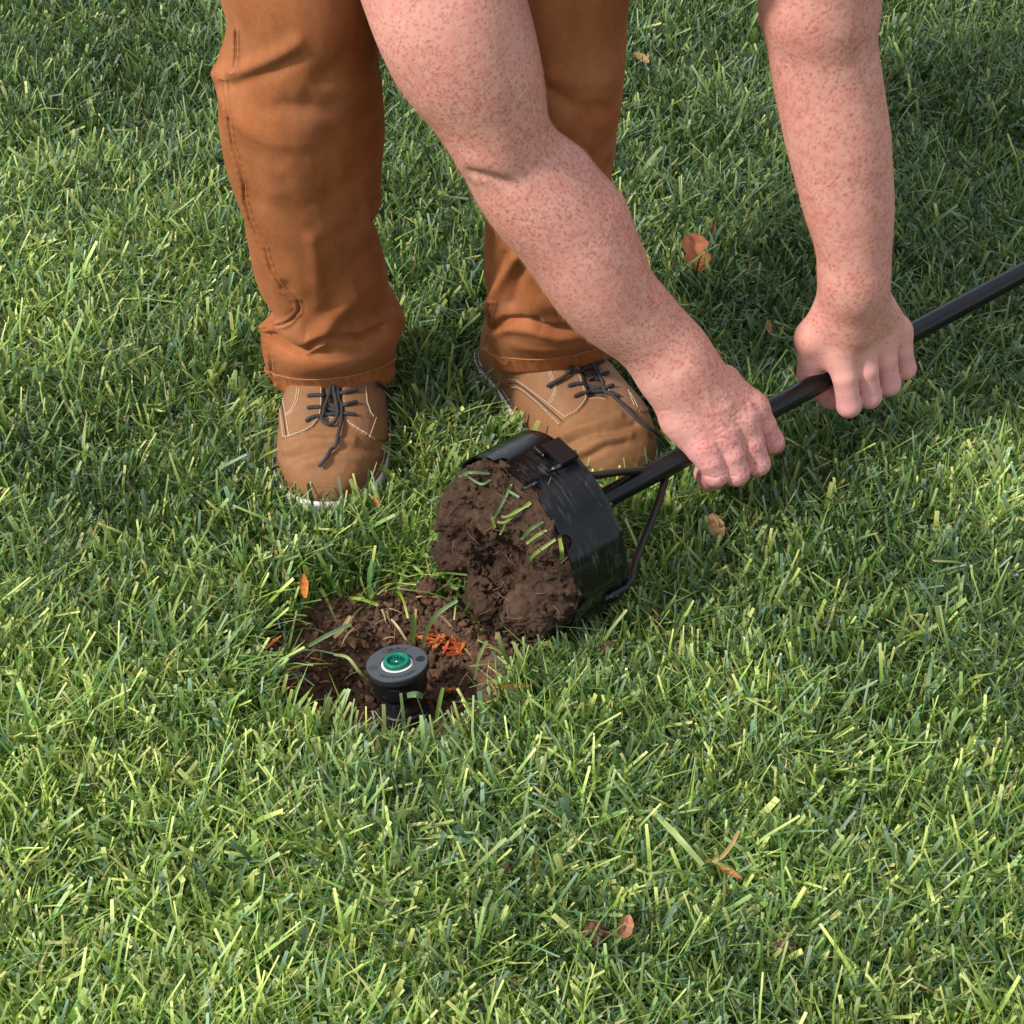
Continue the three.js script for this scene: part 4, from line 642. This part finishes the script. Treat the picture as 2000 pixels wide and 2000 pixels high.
// shoes
{
  const tan = (o) => tex(512, 512, o);
  const leather = tan((x, y) => { const k = 1 + 0.13 * fbm(x / 80, y / 80, 2.2, 4) + 0.06 * fbm(x / 9, y / 9, 5, 2) + 0.05 * (hash3(x, y, 3, 3) - 0.5); return [sr(0.25 * k), sr(0.128 * k), sr(0.064 * k)]; });
  // woven toe cloth: rows of small pin holes, 2.1 mm apart
  const pins = tan((x, y) => { const k0 = 1 + 0.1 * fbm(x / 90, y / 90, 7.2, 3), c = 512 / 24, row = Math.floor(y / c), u = ((x + (row % 2) * c * 0.5) % c) / c - 0.5, v = ((y % c) / c) - 0.5, h = smooth(Math.hypot(u * 1.0, v * 1.3), 0.2, 0.34), k = k0 * (0.82 + 0.2 * h); return [sr(0.26 * k), sr(0.127 * k), sr(0.06 * k)]; });
  pins.repeat.set(1 / 0.040, 1 / 0.040); leather.repeat.set(8, 8);
  const vampMat = mat({ map: pins, roughness: 0.72, specularIntensity: 0.35 }), quarterMat = mat({ map: leather, roughness: 0.58, specularIntensity: 0.4 }), tongueMat = mat({ map: leather, color: rgb(0.5, 0.45, 0.42), roughness: 0.8 });
  const soleMat = mat({ color: rgb(0.72, 0.72, 0.70), roughness: 0.6 }), weltMat = mat({ color: rgb(0.13, 0.07, 0.04), roughness: 0.7 }), laceMat = mat({ color: rgb(0.032, 0.029, 0.034), roughness: 0.85, bumpScale: 0.0003 }), threadMat = mat({ color: rgb(0.62, 0.5, 0.36), roughness: 0.8 }), darkMat = mat({ color: rgb(0.05, 0.04, 0.035), roughness: 0.9 });
  const data = [
    { lq: [[631, 700], [631, 787], [628, 815], [612, 835], [596, 844], [569, 854], [550.5, 857], [547, 815], [541, 780], [530, 745], [520, 690]], rq: [[668, 700], [670, 800], [672, 817], [680, 828], [700, 841], [716.5, 851], [734, 861], [760, 860], [760, 700]],
      tongue: [[631, 700], [631, 787], [628, 813], [650, 806], [671, 812], [670, 790], [668, 700]],
      stitch: [[[627, 758], [627, 785], [624, 813], [609, 832], [595, 840], [568, 850], [553, 853]], [[675, 818], [683, 826], [702, 838], [718, 848], [731, 857]], [[585, 759], [581, 782], [572, 802], [560, 812]], [[581, 759], [577, 782], [569, 800], [558, 810]], [[714, 756], [717, 785], [724, 806], [731, 815]], [[539, 748], [545, 780], [549, 815], [553, 850]], [[546, 748], [553, 780], [559, 815], [565, 852]], [[633, 818], [642, 815], [652, 816]], [[735, 815], [727, 838], [722, 852]]],
      stripe: [[[542, 748], [549, 780], [554.5, 815], [559, 850]]],
      laces: [[[604, 775], [618, 773.5], [640, 774]], [[664, 770], [680, 767], [695, 764]], [[603.5, 798.6], [615, 797], [628, 798], [645, 802], [660, 805]], [[650, 802], [670, 794.6], [694, 788]], [[600, 823.5], [608, 818], [619, 815], [657, 811], [675, 810], [692, 811.5]], [[640, 792], [652, 797], [664, 801]]],
      loose: [[[668, 756], [669, 775], [668, 796], [665, 836], [659, 860], [651, 880], [638, 896], [625, 908]], [[646, 756], [643, 775], [637, 795], [628, 815], [628, 826], [634, 833], [644, 836], [655, 830], [660, 812], [657, 790], [653, 770], [651, 757]]],
      side: [[744, 754], [760, 765], [772, 776], [786, 790]],
      folds: [[3.2, 9, [[560, 880], [600, 862], [640, 862], [690, 862]]], [-2.5, 8, [[570, 895], [620, 880], [680, 872], [730, 880]]], [2, 10, [[600, 905], [660, 890], [735, 895]]], [-1.4, 6, [[660, 885], [705, 890], [740, 900]]]] },
    { lq: [[1125, 680], [1137, 735], [1146.5, 763], [1148.5, 778], [1142.6, 790], [1129, 806], [1109, 816], [1093, 831], [1078, 812], [1050, 788], [1019, 762], [990, 754], [950, 752], [940, 680]], rq: [[1156, 680], [1176, 739], [1188, 768], [1200, 780], [1215, 792], [1225, 798], [1258, 807], [1290, 790], [1240, 680]],
      tongue: [[1125, 680], [1137, 735], [1146.5, 763], [1149, 777], [1168, 775], [1188, 776], [1176, 739], [1156, 680]],
      stitch: [[[1121, 700], [1133, 737], [1142, 764], [1144.5, 777], [1139, 787], [1127, 801], [1108, 812]], [[1162, 700], [1180, 740], [1192, 770]], [[1061, 708], [1073, 728], [1081, 750], [1084, 764], [1073, 786]], [[1065, 707], [1077, 727], [1085, 750], [1087, 765], [1077, 788]], [[993, 741], [1008, 742], [1022, 751], [1050, 772], [1078, 794], [1106, 815]], [[994, 757], [1010, 756], [1024, 764], [1052, 788], [1076, 812], [1092, 828]], [[1227, 762], [1233, 778], [1239, 793]], [[1231, 768], [1238, 780], [1245, 795]], [[1152, 779], [1168, 777], [1184, 780]]],
      stripe: [[[993, 749], [1008, 748.5], [1022, 757], [1050, 780], [1076, 803], [1097, 822]]],
      laces: [[[1090.5, 712], [1100, 708], [1111, 707.5], [1130, 712], [1150, 720], [1166, 722]], [[1138, 724], [1158, 717], [1176, 708.5]], [[1111, 729], [1125, 727], [1137, 728], [1152, 736], [1166, 743]], [[1150, 744], [1168, 736], [1186, 731]], [[1112, 755], [1124, 751.5], [1137, 751], [1155, 758], [1166, 763]], [[1160, 762], [1178, 760], [1196, 756]], [[1124, 776], [1134, 771], [1146.5, 768.5], [1176, 766.5], [1194, 769], [1206.5, 775]]],
      loose: [[[1126, 694], [1122, 704], [1113, 729], [1104, 740], [1095, 745], [1084, 751], [1074, 757]], [[1142, 694], [1150, 706], [1160, 725], [1182, 762.6], [1196, 780], [1215, 798], [1247, 827.5], [1262, 840], [1276, 850]]],
      side: [[1180, 690], [1190, 702], [1201.6, 719], [1212, 740], [1225, 766.5]],
      folds: [[3.4, 9, [[1100, 850], [1130, 835], [1165, 828], [1210, 815]]], [-3, 8, [[1110, 868], [1150, 848], [1200, 842], [1240, 828]]], [3, 10, [[1130, 885], [1170, 862], [1230, 850]]], [-2.2, 7, [[1150, 892], [1185, 872], [1220, 866]]], [2, 10, [[1105, 890], [1130, 880]]]] } ];
  SHOES.forEach((S, k) => {
    const D = data[k], y0 = 0.009, T = 0.021;                       // sole bottom above the soil, sole thickness
    const shoe = new THREE.Group(); shoe.name = 'shoe'; PERSON.add(shoe);
    const W = (s, l, y) => S.toe.clone().setY(0).addScaledVector(S.f, -s).addScaledVector(S.r, l).add(V(0, y, 0));
    // upper
    const NS = 210, NT = 150, pos = [], uv = [], px = [], H = (s) => { const p = [[0, 0.001], [0.006, 0.018], [0.016, 0.031], [0.032, 0.041], [0.06, 0.0475], [0.09, 0.053], [0.115, 0.062], [0.14, 0.074], [0.165, 0.084], [0.19, 0.088], [0.215, 0.082], [0.24, 0.066], [0.262, 0.05], [0.268, 0.016]]; let i = 0; while (i < p.length - 2 && p[i + 1][0] < s) i++; const t = clamp((s - p[i][0]) / (p[i + 1][0] - p[i][0]), 0, 1), m = (q) => { const a = p[Math.max(0, q - 1)], b = p[Math.min(p.length - 1, q + 1)]; return (b[1] - a[1]) / (b[0] - a[0]); }, h = p[i + 1][0] - p[i][0], t2 = t * t, t3 = t2 * t; return (2 * t3 - 3 * t2 + 1) * p[i][1] + (t3 - 2 * t2 + t) * h * m(i) + (-2 * t3 + 3 * t2) * p[i + 1][1] + (t3 - t2) * h * m(i + 1); };
    const base = (s, th) => { // th 0..pi from the right side over the top to the left
      const w = Math.max(0.0005, shoeHalf(s)) - 0.0012, h = H(s), e = lerp(0.72, 0.86, smooth(s, 0.05, 0.16)), nar = 1 - 0.12 * smooth(s, 0.1, 0.22) * Math.sin(th), c = Math.cos(th), q = Math.sin(th);
      return W(s, Math.sign(c) * Math.pow(Math.abs(c), e) * w * nar, y0 + T + h * Math.pow(q, e));
    };
    const normal = (s, th) => { const a = base(Math.min(s + 0.002, 0.267), th), b = base(Math.max(s - 0.002, 0.0008), th), c = base(s, Math.min(th + 0.02, Math.PI)), d = base(s, Math.max(th - 0.02, 0)); return a.sub(b).cross(c.sub(d)).normalize(); };
    const mask = [];
    for (let i = 0; i <= NS; i++) { const s = 0.0008 + 0.2665 * Math.pow(i / NS, 1.25); for (let j = 0; j <= NT; j++) {
      const th = (j / NT) * Math.PI, p = base(s, th), n = normal(s, th); if (n.dot(p.clone().sub(W(s, 0, 0.03))) < 0) n.negate();
      const [x, y] = toPx(p); let m = 0, d = 0.0003 * N(p.x * 160, p.y * 160, p.z * 160);
      if (s < 0.24) { if (inPoly(x, y, D.lq) || inPoly(x, y, D.rq)) { m = 1; d += 0.0019; } else if (inPoly(x, y, D.tongue)) { m = 2; d -= 0.002; } }
      for (const [amp, wid, pts] of D.folds) { const q = segDist(x, y, pts); d += amp * 0.001 * Math.exp(-(q * q) / (wid * wid)) * (m ? 0 : 1); }
      p.addScaledVector(n, d); pos.push(p.x, p.y, p.z); uv.push((th - Math.PI / 2) * 0.06, s * 1.15); mask.push(m); } }
    const tri = [[], [], []];
    for (let i = 0; i < NS; i++) for (let j = 0; j < NT; j++) { const a = i * (NT + 1) + j, b = a + NT + 1; for (const t of [[a, a + 1, b], [b, a + 1, b + 1]]) { const mm = t.map((q) => mask[q]); tri[mm.includes(1) ? 1 : mm.includes(2) ? 2 : 0].push(...t); } }
    const full = mesh('upper', geom(pos, tri.flat(), { uv }), vampMat), nrm = full.geometry.attributes.normal.array;
    ['vamp', 'quarter', 'tongue'].forEach((n, i) => { if (!tri[i].length) return; const g = geom(pos, tri[i], { uv }); g.setAttribute('normal', new THREE.Float32BufferAttribute(nrm, 3)); mesh(n, g, [vampMat, quarterMat, tongueMat][i], shoe); });
    // sole: a rounded white cup sole, ribbed at the toe, and a dark welt where it meets the upper
    const outline = (g) => { const o = []; for (let i = 0; i <= 60; i++) { const s = -g + (SHOE_L + 2 * g) * (0.5 - 0.5 * Math.cos((i / 60) * Math.PI)), q = clamp((s + g) * SHOE_L / (SHOE_L + 2 * g), 0, SHOE_L); o.push([s, shoeHalf(q) + (q > 0 && q < SHOE_L ? g : 0)]); } return [...o, ...o.slice(1, -1).reverse().map(([s, w]) => [s, -w])]; };
    const prof = [[-0.001, 0], [0.0026, 0.002], [0.0036, 0.008], [0.0034, 0.0165], [0.0026, T], [-0.006, T + 0.0004]], sp = [], si = [], n = outline(0).length;
    for (const [g, y] of prof) for (const [s, l] of outline(g)) { const p = W(s, l, y0 + y); sp.push(p.x, p.y, p.z); }
    for (let r = 0; r + 1 < prof.length; r++) for (let i = 0; i < n; i++) { const a = r * n + i, b = r * n + ((i + 1) % n); si.push(a, b, a + n, a + n, b, b + n); }
    const c0 = sp.length / 3; { const p = W(0.15, 0, y0), q = W(0.15, 0, y0 + T + 0.0004); sp.push(p.x, p.y, p.z, q.x, q.y, q.z); for (let i = 0; i < n; i++) { si.push(c0, (i + 1) % n, i); const a = (prof.length - 1) * n; si.push(c0 + 1, a + i, a + ((i + 1) % n)); } }
    const sole = mesh('sole', geom(sp, si), soleMat, shoe);
    mesh('welt', tube(outline(0.0014).filter((_, i) => i % 2 === 0).map(([s, l]) => W(s, l, y0 + T + 0.0012)), 0.0012, 160, 6, true), weltMat, sole);
    // stitches, dark piping, laces
    const dash = []; for (const l of D.stitch) { const q = lay(full, l, 0.0004, 2.1); for (let i = 0; i + 1 < q.length; i += 2) { const a = q[i], b = q[i + 1], len = a.distanceTo(b); if (len > 0.006 || len < 0.0003) continue; const g = new THREE.CapsuleGeometry(0.00048, len * 0.9, 2, 5), m = a.clone().add(b).multiplyScalar(0.5); g.applyQuaternion(new THREE.Quaternion().setFromUnitVectors(V(0, 1, 0), b.clone().sub(a).normalize())); g.translate(m.x, m.y, m.z); dash.push(g); } }
    if (dash.length) mesh('stitching', mergeGeometries(dash), threadMat, shoe).userData.kind = 'stuff';
    for (const l of D.stripe) { const q = lay(full, l, 0.0002, 5); if (q.length > 3) mesh('piping', cappedTube(q, 0.0007, 50, 6), darkMat, shoe); }
    D.laces.forEach((l, i) => { const q = lay(full, l, 0.0017 + 0.0006 * (i % 2), 6); if (q.length > 2) mesh('lace', cappedTube(q, 0.0019, 28, 8), laceMat, shoe); });
    D.loose.forEach((l, i) => { const q0 = lay(full, l, 0.0042, 7), q = q0.map((p, n) => n && n < q0.length - 1 ? p.clone().multiplyScalar(2).add(q0[n - 1]).add(q0[n + 1]).multiplyScalar(0.25) : p); if (q.length > 2) mesh('lace', cappedTube(q, 0.0018, 60, 8), laceMat, shoe); });
    const sd = D.side, q = sd.map(([x, y], i) => i < 1 ? (cast(full, x - 14, y)?.p ?? onPlane(x, y, 0.06)).clone().add(V(0.004, 0.004, 0)) : onPlane(x, y, 0.055 - 0.008 * i)); mesh('lace', cappedTube(q, 0.0016, 30, 8), laceMat, shoe);
  });
}

// ---------------------------------------------------------------- fallen leaves, clods and long blades lying in the lawn
{
  const R = rng(404);
  // a withered leaf: [across, along] sheet with a curl across, a bend along and a ragged edge
  function leaf(px, py, h, len, wid, yaw, pitch, roll, curl, bend, tone, tone2, label, seed, lobes = 0) {
    const NU = 9, NV = 13, pos = [], col = [], idx = [];
    for (let j = 0; j < NV; j++) for (let i = 0; i < NU; i++) {
      const v = j / (NV - 1), u = (i / (NU - 1)) * 2 - 1, edge = Math.pow(Math.sin(Math.PI * clamp(0.03 + 0.94 * v, 0, 1)), 0.62) * (1 + 0.16 * N(v * 6, seed, u > 0 ? 2.3 : 8.1) - (lobes ? 0.42 * Math.exp(-((v - 0.48) ** 2) / 0.006) : 0)), a = u * curl;
      const x = (Math.abs(curl) > 0.05 ? Math.sin(a) / curl : u) * wid * 0.5 * edge, up = ((1 - Math.cos(a)) / Math.max(Math.abs(curl), 0.05)) * wid * 0.5 * edge + 0.07 * wid * N(u * 2 + seed, v * 5, 1.5);
      const b = bend * (v - 0.5); pos.push(x, up + (1 - Math.cos(b)) * len * 0.6, (Math.sin(b) / (bend || 1)) * len);
      const k = 0.75 + 0.4 * N(u * 3 + seed, v * 7, 4) + 0.25 * R() - (Math.abs(u) < 0.12 ? 0.12 : 0), t = clamp(v + 0.35 * N(u * 2, v * 3, seed), 0, 1); for (let q = 0; q < 3; q++) col.push(lerp(tone[q], tone2[q], t) * k);
      if (i && j) { const c = j * NU + i; idx.push(c - NU - 1, c - NU, c, c - NU - 1, c, c - 1); }
    }
    const g = geom(pos, idx, { color: col }), m = top(mesh('fallen_leaf', g, leafM), 'fallen_leaf', label, 'leaf', { group: 'withered leaves fallen on the lawn' });
    m.position.copy(onPlane(px, py, h)); m.rotation.set(pitch, yaw, roll, 'YXZ');
  }
  const leafM = mat({ vertexColors: true, roughness: 0.6, transmission: 0.12, thickness: 0, specularIntensity: 0.5 });
  leaf(1353, 495, 0.056, 0.043, 0.042, 0.35, 0.8, -0.15, 1.0, 1.1, [0.66, 0.27, 0.14], [0.50, 0.15, 0.03], 'largest brown leaf, pinkish and curled, right of the standing legs', 1.2, 1);
  leaf(1394, 452, 0.048, 0.030, 0.008, -0.35, 0.8, 0.2, 2.2, 1.4, [0.42, 0.19, 0.06], [0.13, 0.02, 0.02], 'thin curled leaf with dark red tip above the largest brown leaf', 4.7);
  leaf(1399, 1028, 0.044, 0.025, 0.016, 0.5, 0.6, 0.5, 0.8, 0.5, [0.30, 0.15, 0.07], [0.40, 0.23, 0.12], 'small brown leaf in the grass below the gripping hand', 7.3);
  leaf(595, 1144, 0.046, 0.021, 0.010, 0.1, 0.95, 0.25, 1.1, 0.4, [0.44, 0.13, 0.03], [0.70, 0.27, 0.04], 'bright orange upright leaf between the left shoe and the hole', 2.9);
  leaf(1252, 114, 0.046, 0.022, 0.017, 1.1, 0.4, 0, 0.6, 0.6, [0.42, 0.22, 0.09], [0.46, 0.27, 0.12], 'tan leaf in the far grass right beside the right trouser leg', 9.1);
  leaf(1221, 1811, 0.042, 0.019, 0.014, -0.4, 0.7, -0.3, 1.0, 0.5, [0.46, 0.20, 0.12], [0.36, 0.15, 0.08], 'salmon brown leaf in the near grass beside a dark clod', 5.6);
  leaf(1003, 1343, 0.034, 0.032, 0.009, 1.9, 0.25, 0.3, 1.6, 0.9, [0.46, 0.20, 0.05], [0.38, 0.16, 0.05], 'dry orange leaf strip on the grass at right edge of the hole', 6.6);
  leaf(536, 1256, 0.038, 0.018, 0.007, -0.9, 0.35, 0.4, 1.5, 0.6, [0.5, 0.19, 0.05], [0.42, 0.15, 0.04], 'short orange leaf strip in the grass left of the hole', 3.1);
  leaf(1420, 1703, 0.040, 0.026, 0.008, 1.2, 0.4, 0.2, 1.4, 1.1, [0.54, 0.27, 0.07], [0.46, 0.22, 0.08], 'bent yellow orange leaf at foot of the long pale blade', 8.4);
  leaf(735, 982, 0.036, 0.013, 0.006, 0.6, 0.5, 0.3, 1.2, 0.5, [0.5, 0.17, 0.04], [0.5, 0.2, 0.05], 'tiny orange leaf beside the toe of the left shoe', 2.2);
  leaf(1502, 640, 0.044, 0.016, 0.007, 0.2, 0.6, 0.1, 0.9, 0.5, [0.52, 0.24, 0.08], [0.48, 0.24, 0.1], 'small orange brown leaf left of the far gripping hand', 1.9);
  // clods
  function clod(px, py, h, s, tone, label, seed) {
    const g = mergeVertices(new THREE.IcosahedronGeometry(1, 24).deleteAttribute('uv').deleteAttribute('normal')), p = g.attributes.position, col = [];
    for (let i = 0; i < p.count; i++) { const x = p.getX(i), y = p.getY(i), z = p.getZ(i), k = 1 + 0.35 * fbm(x * 1.2 + seed, y * 1.2, z * 1.2, 2) + 0.24 * (0.5 - worley(x * 2.6 + seed, y * 2.6, z * 2.6)[0]) + 0.1 * (0.5 - worley(x * 6.5, y * 6.5 + seed, z * 6.5)[0]); p.setXYZ(i, x * k * s, y * k * s * 0.62, z * k * s * 0.85); const c = 0.7 + 0.6 * worley(x * 5, y * 5, z * 5 + seed)[1]; col.push(tone[0] * c, tone[1] * c, tone[2] * c); }
    g.setAttribute('color', new THREE.Float32BufferAttribute(col, 3)); g.computeVertexNormals();
    const m = top(mesh('soil_clod', g, soilMat), 'soil_clod', label, 'clod', { group: 'small clods of soil on the lawn' }); m.position.copy(onPlane(px, py, h)); m.rotation.y = seed;
  }
  const brown = [0.085, 0.045, 0.03], redb = [0.13, 0.055, 0.04];
  clod(1163, 1822, 0.034, 0.011, redb, 'dark reddish clod in the near grass left of the salmon leaf', 1.3);
  clod(1531, 1852, 0.034, 0.0085, redb, 'reddish brown clod in the near grass at lower right', 3.4);
  clod(990, 1697, 0.036, 0.006, brown, 'small dark clod in the grass below the hole', 5.2);
  clod(835, 1148, 0.036, 0.010, brown, 'flat brown clod in the grass left of the soil plug', 7.7);
  clod(1187, 1264, 0.034, 0.0065, brown, 'little brown clod in the grass just under the steel ring', 9.9);
  clod(1217, 1112, 0.045, 0.0085, brown, 'brown clod behind the steel ring beside its lower brace', 4.1);
  // single blades that stand out
  function longBlade(pts, w, tone, label) {
    const c = new THREE.CatmullRomCurve3(pts.map(([x, y, h]) => onPlane(x, y, h))), n = 16, pos = [], col = [], idx = [], ww = V(0, 0, 0);
    for (let i = 0; i <= n; i++) { const t = i / n, p = c.getPoint(t), d = c.getTangent(t); ww.crossVectors(d, FWD).normalize(); const hw = w * (0.6 + 0.4 * Math.sin(Math.PI * (0.15 + 0.7 * t))) / 2; for (const s of [-1, 0, 1]) { const e = p.clone().addScaledVector(ww, s * hw).addScaledVector(FWD, s ? -0.0006 : 0); pos.push(e.x, e.y, e.z); const k = (s ? 1 : 0.85) * (0.92 + 0.16 * R()); col.push(tone[0] * k, tone[1] * k, tone[2] * k); } if (i) { const b = (i - 1) * 3; for (const q of [0, 1]) idx.push(b + q, b + q + 1, b + q + 4, b + q, b + q + 4, b + q + 3); } }
    top(mesh('long_grass_blade', geom(pos, idx, { color: col }), bladeM), 'long_grass_blade', label, 'grass blade');
  }
  const bladeM = mat({ vertexColors: true, roughness: 0.5, transmission: 0.3, thickness: 0 });
  longBlade([[1277, 1586, 0.052], [1325, 1636, 0.058], [1373, 1690, 0.045]], 0.0046, [0.34, 0.44, 0.14], 'long broad pale green blade lying across the near grass at right');
  longBlade([[1376, 1683, 0.042], [1405, 1676, 0.046], [1428, 1650, 0.054], [1443, 1622, 0.06]], 0.0032, [0.5, 0.34, 0.12], 'yellowed bent blade rising right of the long pale blade');
  longBlade([[602, 1262, 0.012], [640, 1240, 0.025], [686, 1218, 0.032]], 0.0036, [0.13, 0.21, 0.08], 'broad dull green blade leaning into the hole from its left');
  longBlade([[652, 1245, 0.01], [668, 1228, 0.025], [684, 1203, 0.036]], 0.0036, [0.48, 0.36, 0.14], 'straw yellow blade standing at back left rim of the hole');
  longBlade([[652, 1278, 0.012], [680, 1285, 0.02], [700, 1310, 0.012], [717, 1329, 0.0]], 0.0026, [0.34, 0.42, 0.14], 'thin pale blade arching over the soil towards the sprinkler');
  longBlade([[803, 1256, -0.012], [808, 1230, 0.012], [806, 1200, 0.035]], 0.0052, [0.24, 0.36, 0.09], 'broad green blade standing behind the sprinkler cap');
  longBlade([[793, 1250, -0.005], [778, 1226, 0.004], [764, 1209, 0.004]], 0.002, [0.6, 0.5, 0.26], 'straw coloured stalk lying on soil behind the sprinkler cap');
  longBlade([[824, 1264, -0.012], [836, 1226, 0.016], [858, 1196, 0.04], [893, 1172, 0.05]], 0.0036, [0.15, 0.25, 0.09], 'dull green blade arching over the back wall beside the orange leaf');
  longBlade([[926, 1328, 0.0], [933, 1290, 0.025], [950, 1252, 0.045]], 0.003, [0.27, 0.36, 0.13], 'thin pale green blade standing on right rim of the hole');
  longBlade([[850, 1420, 0.0], [858, 1375, 0.028], [865, 1343, 0.045]], 0.0034, [0.22, 0.38, 0.07], 'bright green blade standing at the front right of the hole');
  longBlade([[795, 1358, 0.02], [812, 1356, 0.024], [826, 1360, 0.02]], 0.0052, [0.14, 0.25, 0.11], 'short green cutting lying against the sprinkler body');
}

scene.add(camera);
renderer.render(scene, camera);
